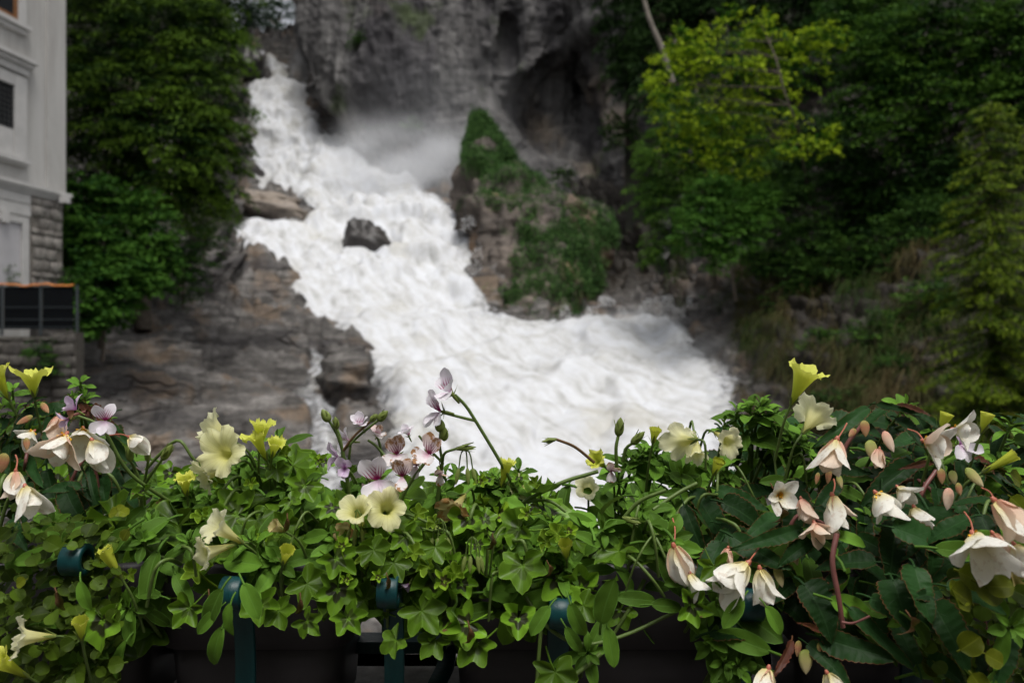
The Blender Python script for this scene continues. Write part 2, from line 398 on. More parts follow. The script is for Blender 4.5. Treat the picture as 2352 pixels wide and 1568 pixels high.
# cliff
def interp_rows(rows, v): 
    rows = np.asarray(rows, float); return np.stack([np.interp(v, rows[:, 0], rows[:, k]) for k in range(1, rows.shape[1])], -1)
vv = np.arange(-520, 731, 3.4); ss = np.linspace(-0.14, 1.12, 300)
ul = interp_rows([(-520,632),(-100,655),(0,690),(120,698),(190,715),(250,760),(300,800),(340,845),(380,895),(398,950),(420,995),(450,1016),(490,1056),(540,1090),(600,1108),(730,1160)], vv)[:, 0]
cs = [0, .15, .3, .45, .6, .75, .9, 1.0, 1.12]
TC = [[82,80,78,76,73,71,69,65,60],[77,75,73,71.5,69,70,66,62,57],[76,74,72,70.5,68,73.5,67.5,61,56],[75,73.5,71.5,70,71,76.5,69,60,55],[74,73,71,69.5,74,76,68,59,54],[72,71.5,70,69,73,73,65,58,53],[67,67,67,67,69.5,68,62,57,52],[60,60,60,60,60,58,56,53,50]]
YC = blur(table(cs, [-520, 0, 100, 200, 300, 400, 500, 730], TC, ss, vv), 4, 2)
Sg, Vg = np.meshgrid(ss, vv); ULg = np.repeat(ul[:, None], len(ss), 1)
Ug = np.where(Sg >= 0, ULg + (1520 - ULg) * Sg, ULg + (-Sg) * 260)
YC = YC + np.where(Sg < 0, (-Sg / 0.14) * 16, 0)
# the pale slab running diagonally above the cave, and the cave under it
tl = np.clip(((Ug - 1185) * 190 + (Vg - 175) * -125) / (190 ** 2 + 125 ** 2), 0, 1); dl = np.hypot(Ug - 1185 - 190 * tl, Vg - 175 + 125 * tl)
YC -= 1.3 * np.exp(-(dl / 22) ** 2)
YC += 2.6 * np.exp(-(((Ug - 1330) / 62) ** 2 + ((Vg - 205) / 95) ** 2)) + 2.4 * np.exp(-(((Ug - 1190) / 45) ** 2 + ((Vg - 320) / 90) ** 2)) + 3 * np.exp(-(((Ug - 1170) / 22) ** 2 + ((Vg - 90) / 60) ** 2))
Q = at_arr(Ug, Vg, YC); n_ = grid_normals(Q)
dd = 1.3 * fbm(Q * np.array([.14, .14, .07]), 3, 71) + 0.34 * ridged(Q * np.array([.42, .42, .10]), 3, 72) + 0.19 * fbm(Q * np.array([.9, .9, .8]), 4, 73) + 0.16 * ridged(Q * np.array([1.6, 1.6, 0.7]), 3, 74)
Q = Q + n_ * dd[..., None]
cliff = link('cliff', mesh_from('cliff', Q.reshape(-1, 3), grid_faces(*Ug.shape)), mat=M_CLIFF); tag(cliff, kind='structure')

# mossy outcrop standing in the gorge below the cave
vb = np.arange(252, 790, 4.0); ph = np.linspace(-0.35, math.pi + 0.35, 110)
eb = interp_rows([(252,1096,1104),(275,1086,1118),(300,1079,1130),(340,1071,1152),(380,1062,1168),(400,1055,1195),(450,1043,1284),(480,1040,1370),(500,1046,1394),(540,1078,1396),(600,1100,1384),(660,1102,1362),(720,1122,1334),(790,1140,1310)], vb)
yc = np.interp(vb, [252, 400, 490, 620, 790], [58.5, 57, 55, 51, 46])
cu = (eb[:, 0] + eb[:, 1]) / 2; hu = (eb[:, 1] - eb[:, 0]) / 2
Ub = cu[:, None] - hu[:, None] * np.cos(ph)[None]; Yb = yc[:, None] - (hu * yc / FPX * 1.1 + 0.4)[:, None] * np.sin(ph)[None]
Qb = at_arr(Ub, np.repeat(vb[:, None], len(ph), 1), Yb); nb = grid_normals(Qb)
Qb = Qb + nb * (0.55 * fbm(Qb * 0.35, 4, 81) + 0.35 * ridged(Qb * np.array([.9, .9, .35]), 3, 82) + 0.12 * fbm(Qb * 2.5, 3, 83))[..., None] * np.clip(hu / 60, 0.15, 1)[:, None, None]
butt = empty('rock_outcrop', Qb[-1, 55])
tag(butt, 'tall rock outcrop with a pointed mossy top beside the white water', 'rock')
link('rock', mesh_from('outcrop', rel(Qb.reshape(-1, 3), Qb[-1, 55]), grid_faces(*Ub.shape)), butt, M_BUTT)

def rock_blob(name, c, r, seed, mat, label, cat='rock', rot=0.0, tilt=0.0, flat=0.3, strata=0.0, n=(34, 48), group=None):
    th = np.linspace(0.02, math.pi - 0.02, n[0])[:, None]; ph_ = np.linspace(0, 2 * math.pi, n[1], endpoint=False)[None]
    D = np.stack([np.sin(th) * np.cos(ph_), np.sin(th) * np.sin(ph_), np.cos(th) + 0 * ph_], -1)
    rr = 1 + 0.28 * fbm(D * 1.6 + seed, 3, seed) + 0.08 * fbm(D * 6 + seed, 3, seed + 5)
    rg = np.random.default_rng(seed)
    for _ in range(7):                                           # flat broken faces
        nn = rg.normal(size=3); nn /= np.linalg.norm(nn); k = rg.uniform(0.62, 0.95)
        h = (D @ nn) * rr; rr = np.where(h > k, rr * (k + (h - k) * flat) / np.maximum(h, 1e-6), rr)
    X = D * rr[..., None] * np.asarray(r)
    if strata: X[..., :2] *= (1 + strata * vnoise(np.stack([0 * X[..., 0], 0 * X[..., 0], X[..., 2] * 3.2], -1), seed + 9))[..., None]
    R = np.array(Matrix.Rotation(rot, 3, 'Z') @ Matrix.Rotation(tilt, 3, 'Y')); X = X.reshape(-1, 3) @ R.T
    o = link(name, mesh_from(name, X, grid_faces(n[0], n[1], wrap=True)), mat=mat); o.location = tuple(c); tag(o, label, cat, group); return o

rock_blob('boulder', at(838, 572, 52.6), (1.75, 1.5, 1.55), 8, M_DARKROCK, 'dark wet boulder standing alone in the middle of the white water', 'boulder', 0.3, 0.5)
rock_blob('rock_slab', at(612, 486, 59.0), (3.3, 2.6, 1.5), 9, M_SLAB, 'pale brown layered slab wedged between the upper and middle fall', 'rock', 0.2, 0.16, strata=0.14)
rock_blob('rock', at(744, 752, 38.0), (0.55, 0.6, 0.45), 15, M_SLAB, 'small brown rock at the left edge of the middle cascade', 'rock', 0.2, 0.1)
rock_blob('rock', at(515, 596, 46.0), (1.2, 1.3, 0.75), 16, M_DARKROCK, 'dark rounded rock at the bank where the water bends inwards', 'rock', 0.5, 0.1)
rock_blob('rock', at(572, 150, 84.0), (1.9, 2.2, 2.6), 18, M_DARKROCK, 'dark rock beside the narrow topmost fall', 'rock', 0.5, 0.1)
rock_blob('boulder', at(800, 880, 29.6), (1.0, 1.1, 1.35), 21, M_BED, 'brown banded boulder splitting the thin side stream from the main water', 'boulder', 0.5, 0.2, strata=0.12)

# ------------------------------------------------------------------ trees
def pads(C, O, size, nleaf, ll, lw, droop=0.25, thick=0.10, seed=0, tilt=0.5, tipdown=0.4, tint0=0.35, tvar=0.5):
    """flat sprays of leaves: centres C, outward directions O; returns verts, faces, tint"""
    rg = np.random.default_rng(seed); n = len(C)
    O = O * np.array([1, 1, 0.35]); O = O / (np.linalg.norm(O, axis=1, keepdims=True) + 1e-9)
    Pp = np.cross(O, [0, 0, 1.0]); Pp /= np.linalg.norm(Pp, axis=1, keepdims=True) + 1e-9
    sz = size * rg.uniform(0.6, 1.3, (n, 1))
    a = rg.uniform(-1, 1, (n, nleaf)); bq = rg.uniform(-1, 1, (n, nleaf)) * (1.05 - 0.55 * np.abs(a))
    pos = C[:, None] + (a * sz)[..., None] * O[:, None] + (bq * sz)[..., None] * Pp[:, None]
    pos[..., 2] += (-droop * (np.maximum(a, 0) ** 2 + 0.6 * bq ** 2) + rg.normal(0, thick, a.shape)) * sz
    dirv = O[:, None] * rg.uniform(0.2, 1, a.shape)[..., None] + Pp[:, None] * (np.sign(bq) * rg.uniform(0.0, 1.0, a.shape))[..., None] + rg.normal(0, 0.3, (n, nleaf, 3))
    dirv[..., 2] -= tipdown * rg.uniform(0.3, 1.2, a.shape)
    dirv /= np.linalg.norm(dirv, axis=-1, keepdims=True) + 1e-9
    up = np.array([0, 0, 1.0]) + rg.normal(0, tilt, (n, nleaf, 3)); sd = np.cross(dirv, up); sd /= np.linalg.norm(sd, axis=-1, keepdims=True) + 1e-9
    L = ll * rg.uniform(0.6, 1.3, a.shape)[..., None]; Wd = lw * rg.uniform(0.7, 1.2, a.shape)[..., None]
    Vq = np.stack([pos, pos + dirv * L * 0.45 + sd * Wd * 0.5, pos + dirv * L, pos + dirv * L * 0.45 - sd * Wd * 0.5], 2)
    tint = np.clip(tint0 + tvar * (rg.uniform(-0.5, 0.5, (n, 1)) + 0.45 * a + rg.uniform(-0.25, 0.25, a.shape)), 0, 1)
    return Vq.reshape(-1, 3), np.arange(n * nleaf * 4).reshape(-1, 4), np.repeat(tint.ravel(), 4)

def lobe_points(lobes, dens, seed, inner=0.35, back=0.25):
    """lobes in picture units (u,v,ru,rv,Y[,depth factor]) -> pad centres and outward directions; dens = pads per square metre of outline"""
    rg = np.random.default_rng(seed); Cs, Os = [], []
    for lb in lobes:
        u, v, ru, rv, Y = lb[:5]; k = lb[5] if len(lb) > 5 else 0.8
        c = at(u, v, Y); r = np.array([ru * Y / FPX, min(ru, rv) * k * Y / FPX, rv * Y / FPX])
        n = int(dens * r[0] * r[2] * math.pi) + 4
        D = rg.normal(size=(n * 2, 3)); D /= np.linalg.norm(D, axis=1, keepdims=True)
        D = D[(D[:, 1] < 0.35) | (rg.uniform(size=len(D)) < back)][:n]
        rad = np.where(rg.uniform(size=len(D)) < inner, rg.uniform(0.35, 0.8, len(D)), rg.uniform(0.82, 1.1, len(D)))
        Cs.append(c + D * rad[:, None] * r); Os.append(D / r)
    C = np.concatenate(Cs); O = np.concatenate(Os); O /= np.linalg.norm(O, axis=1, keepdims=True); return C, O

M_BARK = plain('bark', (0.085, 0.07, 0.055), 0.9, 0.2, 6.0, 0.5, 0.6)
M_PALEBARK = plain('pale_bark', (0.17, 0.15, 0.125), 0.9, 0.2, 5.0, 0.5, 0.6)

def tree(name, label, cat, lobes, mat, trunk, dens=7, size=0.45, nleaf=44, ll=0.13, lw=0.06, seed=0, bark=None, tr=0.22, group=None, trunk_pts=None, inner=0.35, **kw):
    base = at(*trunk[0]); t = empty(name, base); tag(t, label, cat, group)
    C, O = lobe_points(lobes, dens * 1.45, seed, inner)
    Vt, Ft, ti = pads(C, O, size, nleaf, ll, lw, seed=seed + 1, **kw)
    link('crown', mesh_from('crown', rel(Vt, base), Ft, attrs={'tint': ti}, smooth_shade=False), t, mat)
    path = spline([at(*p) for p in trunk], 14); parts = [tube(path, [tr, tr * 0.75, tr * 0.35], 8)]
    link('trunk', mesh_from('trunk', rel(parts[0][0], base), parts[0][1]), t, bark or M_BARK)
    rg = random.Random(seed); lim = []
    for lb in lobes:
        c = at(*lb[:3][:2], lb[4]); k = min(range(len(path)), key=lambda i: np.linalg.norm(path[i] - c) + abs(path[i][2] - c[2] + 0.6))
        mid = (path[k] + c) / 2 + np.array([0, 0, rg.uniform(-.1, .3)])
        if np.linalg.norm(path[k] - c) > 0.1: lim.append(tube(spline([path[k], mid, c], 7), [tr * 0.4, tr * 0.1], 5))
    if lim:
        Vl, Fl, _ = join(lim); link('limbs', mesh_from('limbs', rel(Vl, base), Fl), t, bark or M_BARK)
    return t

L_CONIF = leafy('conifer_needles', (0.01, 0.03, 0.006), (0.085, 0.155, 0.014), 0.15)
L_BROAD = leafy('broad_leaves', (0.013, 0.05, 0.009), (0.07, 0.165, 0.022), 0.3)
L_MAPLE = leafy('yellow_green_leaves', (0.035, 0.11, 0.01), (0.30, 0.41, 0.02), 0.35)
L_DARKG = leafy('dark_leaves', (0.014, 0.04, 0.01), (0.06, 0.13, 0.02), 0.25)
L_MID = leafy('mid_leaves', (0.015, 0.048, 0.01), (0.09, 0.185, 0.022), 0.25)
L_SPRUCE = leafy('spruce_needles', (0.018, 0.045, 0.007), (0.17, 0.24, 0.016), 0.2)
L_FAR = leafy('far_leaves', (0.025, 0.05, 0.03), (0.06, 0.10, 0.05), 0.25)
L_DEEP = leafy('dark_needles', (0.01, 0.026, 0.008), (0.035, 0.075, 0.016), 0.15)  # darkest needle colours, for the conifers at the back

# left: tall yew-like conifer hanging over the bank
tree('conifer', 'tall dense dark conifer between the pale building and the waterfall', 'tree',
     [(250,-120,200,150,31),(440,-60,130,130,31),(230,60,110,110,29),(380,70,130,110,28.5),(480,120,75,110,29),(300,190,130,110,28),(450,230,100,100,28),(500,300,68,80,28.5),(380,330,130,110,27.5),(250,330,110,110,28),(470,400,80,70,28.5),(330,450,110,70,28),(440,460,75,60,29),(210,230,80,120,29),(200,440,70,90,28)],
     L_CONIF, [(330,760,30),(325,500,31),(330,200,31),(345,-200,32)], dens=7.5, size=0.60, nleaf=120, ll=0.17, lw=0.05, seed=101, tr=0.3, droop=0.6, thick=0.055, tipdown=0.6, tint0=0.26, tvar=1.4, inner=0.3)
tree('broadleaf_bush', 'bright green broadleaf bush below the conifer, next to the stone pillar', 'bush',
     [(200,460,70,60,24),(300,490,75,55,24.5),(225,560,80,70,23.5),(340,560,70,60,24.5),(380,620,40,40,25),(270,620,80,50,23.5),(170,540,50,70,24)], L_BROAD, [(230,800,24),(235,650,24),(240,520,24)], dens=16, size=0.34, nleaf=40, ll=0.15, lw=0.10, seed=111, tr=0.07, tint0=0.4, tvar=0.8)
tree('broadleaf_bush', 'lower broadleaf bush spilling down the bank beside the black fence', 'bush',
     [(215,660,60,60,22.5),(275,650,70,55,23),(330,640,50,45,23.5),(215,735,45,50,22),(265,715,45,40,22.5)], L_BROAD, [(235,830,22.3),(240,760,22.4),(245,680,22.5)], dens=17, size=0.32, nleaf=40, ll=0.15, lw=0.10, seed=121, tr=0.06, tint0=0.42, tvar=0.8)
tree('shrub', 'small olive shrub on the rock ledge under the conifer', 'shrub',
     [(400,580,55,45,31),(445,610,40,40,33),(420,650,45,35,32)], L_MID, [(420,710,32),(420,600,32)], dens=11, size=0.38, nleaf=36, ll=0.14, lw=0.08, seed=131, tr=0.05, tint0=0.15, tvar=0.5)
tree('shrub', 'dark overhanging shrub right under the conifer above the slab', 'shrub',
     [(490,500,45,40,38),(450,540,60,40,36)], L_DARKG, [(470,600,37),(470,520,37)], dens=9, size=0.4, nleaf=36, ll=0.14, lw=0.07, seed=133, tr=0.05, tint0=0.3, tvar=0.5)
# far trees over the top fall
tree('far_tree', 'distant tree above the topmost fall, nearest the conifer', 'tree', [(560,20,40,60,104),(590,60,35,40,104)], L_FAR, [(570,130,104),(565,0,104)], dens=2.0, size=1.0, nleaf=34, ll=0.4, lw=0.2, seed=141, tr=0.3)
tree('far_tree', 'distant rounded tree above the topmost fall, nearest the cliff', 'tree', [(632,95,26,38,98),(650,40,30,40,110),(605,35,28,32,112)], L_FAR, [(635,140,98),(632,60,98)], dens=2.2, size=0.9, nleaf=34, ll=0.4, lw=0.2, seed=145, tr=0.25)

# right bank
tree('maple_tree', 'slender leaning tree with fresh yellow-green leaves over the gorge', 'tree',
     [(1560,330,50,26,34),(1700,380,60,26,34.5),(1620,370,50,24,34),(1545,120,40,20,34),(1500,190,30,16,33),(1650,130,90,40,33.2),(1560,260,60,30,33.5),(1760,230,60,40,34),(1880,90,50,40,34.5),(1740,320,60,30,34),(1600,95,70,30,34),(1690,60,75,34,34),(1790,80,90,45,34.5),(1560,160,60,32,33.5),(1640,170,85,40,33.5),(1740,160,80,45,34),(1540,210,45,24,33),(1620,240,80,40,33.5),(1700,270,70,40,34),(1640,310,70,35,34),(1850,310,60,30,33),(1800,345,35,18,33),(1900,320,36,18,33),(1830,150,50,50,34.5)],
     L_MAPLE, [(1915,640,38),(1880,520,37.5),(1848,400,36),(1838,310,33.2),(1802,215,32.5),(1784,140,32.8),(1750,60,34)], dens=3.6, size=0.44, nleaf=30, ll=0.19, lw=0.12, seed=151, tr=0.07, bark=M_BARK, droop=0.3, thick=0.14, inner=0.25, tint0=0.5, tvar=1.3)
tree('hanging_conifer', 'feathery green conifer hanging at the gorge edge left of the leaning tree', 'tree',
     [(1560,270,60,60,38),(1530,360,65,60,38),(1500,440,50,50,38),(1540,480,60,60,37.5),(1600,380,70,70,38),(1660,300,80,60,38.5),(1520,560,45,50,37.5),(1690,380,70,70,38),(1700,470,70,60,38)],
     L_MID, [(1640,660,39),(1620,450,39.5),(1600,200,40)], dens=9, size=0.5, nleaf=54, ll=0.2, lw=0.06, seed=161, tr=0.2, droop=0.5, tipdown=0.9, tint0=0.48, tvar=1.0)
tree('broadleaf_bush', 'rounded bright green bush hanging over the dark rocks of the far bank', 'bush',
     [(1640,450,62,42,33),(1610,520,60,50,32.5),(1690,520,60,50,33),(1640,580,48,35,32.5),(1740,470,40,40,33.5)], L_BROAD, [(1690,690,34),(1680,620,33.5),(1660,500,33.5)], dens=13, size=0.4, nleaf=42, ll=0.16, lw=0.10, seed=171, tr=0.07, tint0=0.5, tvar=0.8)
tree('broadleaf_tree', 'large dark green broadleaf tree behind the leaning yellow-green tree', 'tree',
     [(1960,60,90,80,37),(2060,120,110,80,35),(2180,60,130,90,34),(2300,110,110,90,33),(2000,190,90,70,35),(2120,210,110,70,34),(2240,230,100,80,33),(2330,250,90,80,32),(1960,270,60,50,35),(2060,300,80,50,34),(2000,20,90,80,38),(2400,60,100,120,32),(2420,200,80,120,31)],
     L_MID, [(2100,640,36),(2110,400,36),(2130,100,36)], dens=11, size=0.5, nleaf=46, ll=0.17, lw=0.10, seed=181, tr=0.25, tint0=0.26, tvar=0.8)
tree('broadleaf_tree', 'deep green tree in shade under the large broadleaf tree', 'tree',
     [(1960,380,80,60,36),(2060,400,90,60,35),(2150,380,90,60,34),(2000,470,80,50,36),(2100,480,80,50,35),(1940,520,50,40,37),(2220,420,80,80,33),(1930,440,50,60,37)],
     L_DARKG, [(2040,620,37),(2040,500,37),(2050,380,37)], dens=11, size=0.5, nleaf=44, ll=0.17, lw=0.09, seed=185, tr=0.15, tint0=0.25, tvar=0.5)
tree('broadleaf_tree', 'shaded leafy tree filling the slope around the leaning trunk', 'tree',
     [(1800,470,70,60,36.5),(1880,560,60,60,36),(1800,570,60,50,36),(1960,600,80,50,34),(1740,600,50,40,36),(1850,640,70,40,35),(2060,560,80,60,33),(2140,520,80,80,32)],
     L_DARKG, [(1860,720,37),(1860,600,37),(1850,480,37)], dens=10, size=0.48, nleaf=42, ll=0.17, lw=0.09, seed=187, tr=0.1, tint0=0.35, tvar=0.7)
for k, (lb, lab) in enumerate([
        ([(1440,60,60,90,60),(1440,150,45,50,60),(1430,-60,70,80,60)], 'dark conifer clinging to the cliff top beside the cave'),
        ([(1530,60,75,110,55),(1500,190,50,60,54),(1540,-80,90,110,55),(1600,20,70,80,54)], 'dark conifer behind the tip of the leaning tree'),
        ([(1680,-20,110,80,52),(1800,0,110,80,51),(1900,-20,90,90,50),(1720,110,90,90,52),(1840,120,80,80,51)], 'dark wood edge tree behind the upper leaning trunk'),
        ([(1780,430,90,90,44),(1840,540,60,60,43),(1900,420,60,80,43),(1770,330,80,80,45),(1880,320,70,70,44)], 'shaded conifer behind the lower leaning trunk')]):
    tree('dark_conifer', lab, 'tree', lb, L_DEEP, [(lb[0][0], 660, lb[0][4] + 2), (lb[0][0], 300, lb[0][4] + 1.5), (lb[0][0], lb[0][1], lb[0][4] + 1)], dens=3.4, size=0.85, nleaf=50, ll=0.36, lw=0.11, seed=191 + 7 * k, tr=0.25, droop=0.5, tipdown=0.8, tint0=0.4, tvar=0.7, group=None)
# bare pale trunk leaning in the upper wood
pt = spline([at(1545, 190, 50), at(1520, 110, 50), at(1490, 40, 50), at(1465, -60, 50)], 10)
Vt, Ft = tube(pt, [0.2, 0.12], 8)
o = link('tree_trunk', mesh_from('bare_trunk', rel(Vt, pt[0]), Ft), mat=M_PALEBARK); o.location = tuple(pt[0]); tag(o, 'bare pale leaning trunk in the dark wood above the cave', 'tree trunk')

def spruce(name, label, u, v_top, v_bot, Y, rad_px, mat, seed, tiers=26, lean=0.0, **kw):
    rg = np.random.default_rng(seed); base = at(u, v_bot, Y); top = at(u, v_top, Y); t = empty(name, base); tag(t, label, 'tree')
    C, O, lim = [], [], []
    R = rad_px * Y / FPX; H = top[2] - base[2]
    for i in range(tiers):
        f = (i + 0.5) / tiers; z = base[2] + H * (1 - f) ** 1.0; r = R * (0.12 + 0.88 * f ** 0.8)
        for j in range(int(8 + 9 * f)):
            a = rg.uniform(0, 2 * math.pi); rr = r * rg.uniform(0.7, 1.12); d = np.array([math.cos(a), math.sin(a), 0])
            if d[1] > 0.75: continue
            p0 = np.array([base[0], base[1], z + 0.12 * rr]); n = max(2, int(rr / 0.16))
            pts = [p0 + d * rr * s + np.array([0, 0, -0.30 * rr * s + 0.12 * rr * s ** 3 - 0.18 * rr * s * s]) for s in np.linspace(0.15, 1, n)]
            C += pts; O += [d] * n
            lim.append(tube(np.array([p0, pts[-1]]), [0.012, 0.004], 4))
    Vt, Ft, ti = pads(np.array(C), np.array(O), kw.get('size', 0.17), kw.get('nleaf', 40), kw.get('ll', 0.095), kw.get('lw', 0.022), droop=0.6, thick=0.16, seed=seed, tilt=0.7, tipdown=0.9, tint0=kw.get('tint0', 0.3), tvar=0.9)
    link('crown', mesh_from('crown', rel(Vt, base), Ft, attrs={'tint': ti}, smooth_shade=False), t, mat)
    Vt, Ft = tube(np.array([base, base + (top - base) * 0.5, top]), [0.09, 0.05, 0.006], 7); link('trunk', mesh_from('trunk', rel(Vt, base), Ft), t, M_BARK)
    Vl, Fl, _ = join(lim); link('limbs', mesh_from('limbs', rel(Vl, base), Fl), t, M_BARK)
    return t
spruce('spruce_tree', 'young spruce with yellow-green tips nearest the right edge', 2275, 230, 1120, 15.5, 200, L_SPRUCE, 211, tiers=40, tint0=0.36)
spruce('spruce_tree', 'second young spruce half hidden behind the yellow-tipped one', 2420, 160, 1100, 17, 230, L_SPRUCE, 221, tiers=34, tint0=0.12)

# undergrowth on the far bank: hanging dry grass and small shrubs
rg = np.random.default_rng(33)
def blades(u0, u1, v0, v1, n, ln, w, seed):
    rg = np.random.default_rng(seed); u = rg.uniform(u0, u1, n); v = rg.uniform(v0, v1, n)
    m = fbm(np.stack([u / 60, v / 60, 0 * u], -1), 3, seed) > -0.1; u, v = u[m], v[m]
    p = bed(u, v) + rg.normal(0, 0.08, (len(u), 3)); ln = ln * rg.uniform(0.5, 1.3, (len(u), 1))
    side = rg.normal(size=(len(u), 3)); side[:, 2] *= 0.3; side /= np.linalg.norm(side, axis=1, keepdims=True)
    out = np.array([-0.45, -0.75, 0]) + rg.normal(0, 0.35, (len(u), 3)); 
    p1 = p + out * ln * 0.4 + np.array([0, 0, 0.35]) * ln; p2 = p + out * ln * 0.9 + np.array([0, 0, -0.15]) * ln; p3 = p + out * ln * 1.1 + np.array([0, 0, -0.7]) * ln
    s = side * w
    Vq = np.stack([p - s, p + s, p1 + s, p1 - s, p2 + s * .7, p2 - s * .7, p3 + s * .1, p3 - s * .1], 1)
    k = np.arange(len(u))[:, None, None] * 8; F = (np.array([[0, 1, 2, 3], [3, 2, 4, 5], [5, 4, 6, 7]])[None] + k).reshape(-1, 4)
    tint = np.repeat(np.clip(0.5 + 0.5 * fbm(np.stack([u / 90, v / 90, 0 * u], -1), 2, seed + 3) + rg.uniform(-.3, .3, len(u)), 0, 1), 8)
    return Vq.reshape(-1, 3), F, tint
L_GRASS = leafy('dry_grass', (0.018, 0.045, 0.008), (0.085, 0.065, 0.03), 0.2)
gv = [blades(1700, 2140, 580, 980, 15000, 0.75, 0.012, 301), blades(1560, 1720, 600, 720, 1600, 0.6, 0.012, 302), blades(2050, 2500, 620, 1150, 4000, 0.6, 0.01, 303)]
Vq = np.concatenate([g[0] for g in gv]); off = np.cumsum([0] + [len(g[0]) for g in gv]); Fq = np.concatenate([g[1] + off[k] for k, g in enumerate(gv)])
o = link('grass', mesh_from('grass', Vq, Fq, attrs={'tint': np.concatenate([g[2] for g in gv])}, smooth_shade=False), mat=L_GRASS); tag(o, 'brown and green grass hanging down the far bank', 'grass', kind='stuff')
for k, (u, v, ru, rv, mt, lab) in enumerate([
        (1770, 600, 55, 40, L_MID, 'small shrub at the foot of the leaning trunk'), (1960, 690, 50, 40, L_MID, 'low green shrub amid the hanging brown grass'),
        (2060, 600, 60, 50, L_DARKG, 'dark shrub beside the grey rock patch below the broadleaf tree'), (1880, 800, 45, 40, L_MID, 'shrub low on the bank above the big upright petunia'),
        (1820, 700, 70, 45, L_MID, 'leafy shrub halfway down the bank under the leaning trunk'), (2010, 770, 70, 55, L_MID, 'leafy shrub in the middle of the far bank'), (1990, 600, 80, 50, L_MID, 'wide shrub under the shaded broadleaf tree'), (2130, 690, 60, 60, L_MID, 'tall shrub beside the young spruce'), (1950, 930, 80, 50, L_DARKG, 'low dark shrub above the begonia tip'), (2040, 860, 60, 50, L_DARKG, 'dark shrub low on the bank left of the young spruce'), (1625, 690, 16, 14, L_BROAD, 'tiny bright shrub on the dark rocks under the rounded bush')]):
    p = bed(u, v); Y = p[1] - 0.4
    tree('shrub', lab, 'shrub', [(u, v, ru, rv, Y), (u + ru * .5, v - rv * .3, ru * .6, rv * .6, Y)], mt, [(u, v + rv, Y + .2), (u, v, Y + .1)], dens=15, size=0.28, nleaf=36, ll=0.12, lw=0.06, seed=401 + k * 3, tr=0.03, tint0=0.25, tvar=0.6)

# moss and ferns on the outcrop, cliff bushes
ii = RNG.integers(2, Ub.shape[0] - 1, 9000); jj = RNG.integers(12, len(ph) - 14, 9000)
pc = Qb[ii, jj]; uu_, vv_ = Ub[ii, jj], vb[ii]
bare = (uu_ < 1200) & (vv_ > 470) & (vv_ < 660) & (uu_ < 1200 - 0.1 * (vv_ - 470)); low = vv_ > 665
edgeL = (uu_ < np.interp(vv_, [252, 330, 400, 470], [1085, 1078, 1085, 1110]))
m = (fbm(pc * 0.45, 3, 88) > np.where(vv_ < 560, -0.72, -0.55)) & ~bare & ~edgeL & (~low | (RNG.uniform(size=len(ii)) < 0.25)) & ((vv_ < 560) | (RNG.uniform(size=len(ii)) < 0.6))
Vq, Fq, ti = pads(pc[m], np.tile([[-0.2, -1.0, 0]], (m.sum(), 1)) + RNG.normal(0, .5, (m.sum(), 3)), 0.46, 22, 0.24, 0.08, droop=0.9, thick=0.42, seed=77, tipdown=1.0, tint0=0.42, tvar=1.3)
L_MOSS = leafy('moss_and_ferns', (0.02, 0.052, 0.015), (0.075, 0.15, 0.04), 0.3)
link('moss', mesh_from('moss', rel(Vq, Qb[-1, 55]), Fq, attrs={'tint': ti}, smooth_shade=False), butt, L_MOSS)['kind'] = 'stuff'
for k, (u, v, ru, rv, Y, lab) in enumerate([(1540-120, 300, 40, 40, 60, 'green bush on the rocks right of the cave'), (1440, 210, 35, 30, 60, 'small green bush below the cliff-top conifer'), (1290, 405, 30, 18, 61, 'small bush on the upper right shoulder of the mossy outcrop'), (945, 285, 22, 12, 70, 'tuft of green on the lower cliff face near the mist'), (820, 95, 16, 22, 73, 'tuft of green high on the cliff near its left edge')]):
    tree('bush', lab, 'bush', [(u, v, ru, rv, Y), (u + 10, v - 8, ru * .6, rv * .6, Y)], L_DARKG if k != 1 else L_FAR, [(u, v + rv, Y + .4), (u, v, Y + .3)], dens=5, size=0.45, nleaf=30, ll=0.24, lw=0.11, seed=501 + 3 * k, tr=0.05, tint0=0.4, tvar=0.6)

# ------------------------------------------------------------------ spray and mist
rg = np.random.default_rng(91); sp = []
def spray(u0, u1, v0, v1, n, amp, seed):
    rg = np.random.default_rng(seed); u = rg.uniform(u0, u1, n); t = rg.uniform(0, 1, n); v = v0 + (v1 - v0) * t ** 1.8
    i = np.clip(((v1 + 12) - VW[0]) / 3.2, 0, len(VW) - 1).astype(int) * np.ones(n, int); j = np.clip((u - UW[0]) / 3.2, 0, len(UW) - 1).astype(int)
    Y = YW[i, j] - rg.uniform(0, 1.5, n); m = vnoise(np.stack([u / 22, v / 30, 0 * u], -1), seed) > -0.15 + 0.8 * (1 - t)
    return at_arr(u[m], v[m], Y[m])
Csp = np.concatenate([spray(1270, 1580, 705, 660, 2600, 1, 1)[:0]] + [spray(1280, 1590, 676, 735, 5200, 1, 2), spray(1060, 1130, 480, 640, 1500, 1, 4), spray(560, 720, 500, 515, 600, 1, 6)])
n = len(Csp); r = rg.uniform(0.008, 0.028, (n, 1)); T = np.array([[1, 1, 1], [-1, -1, 1], [-1, 1, -1], [1, -1, -1]], float) * 0.6
Vs = (Csp[:, None] + (T[None] * r[:, None] * np.array([1, 1, 1.4])) + rg.normal(0, 0.01, (n, 4, 3))).reshape(-1, 3)
Fs = (np.array([[0, 1, 2], [0, 3, 1], [0, 2, 3], [1, 3, 2]])[None] + np.arange(n)[:, None, None] * 4).reshape(-1, 3)
M_SPRAY = plain('spray_drops', (0.85, 0.86, 0.87), 0.5, 0.4)
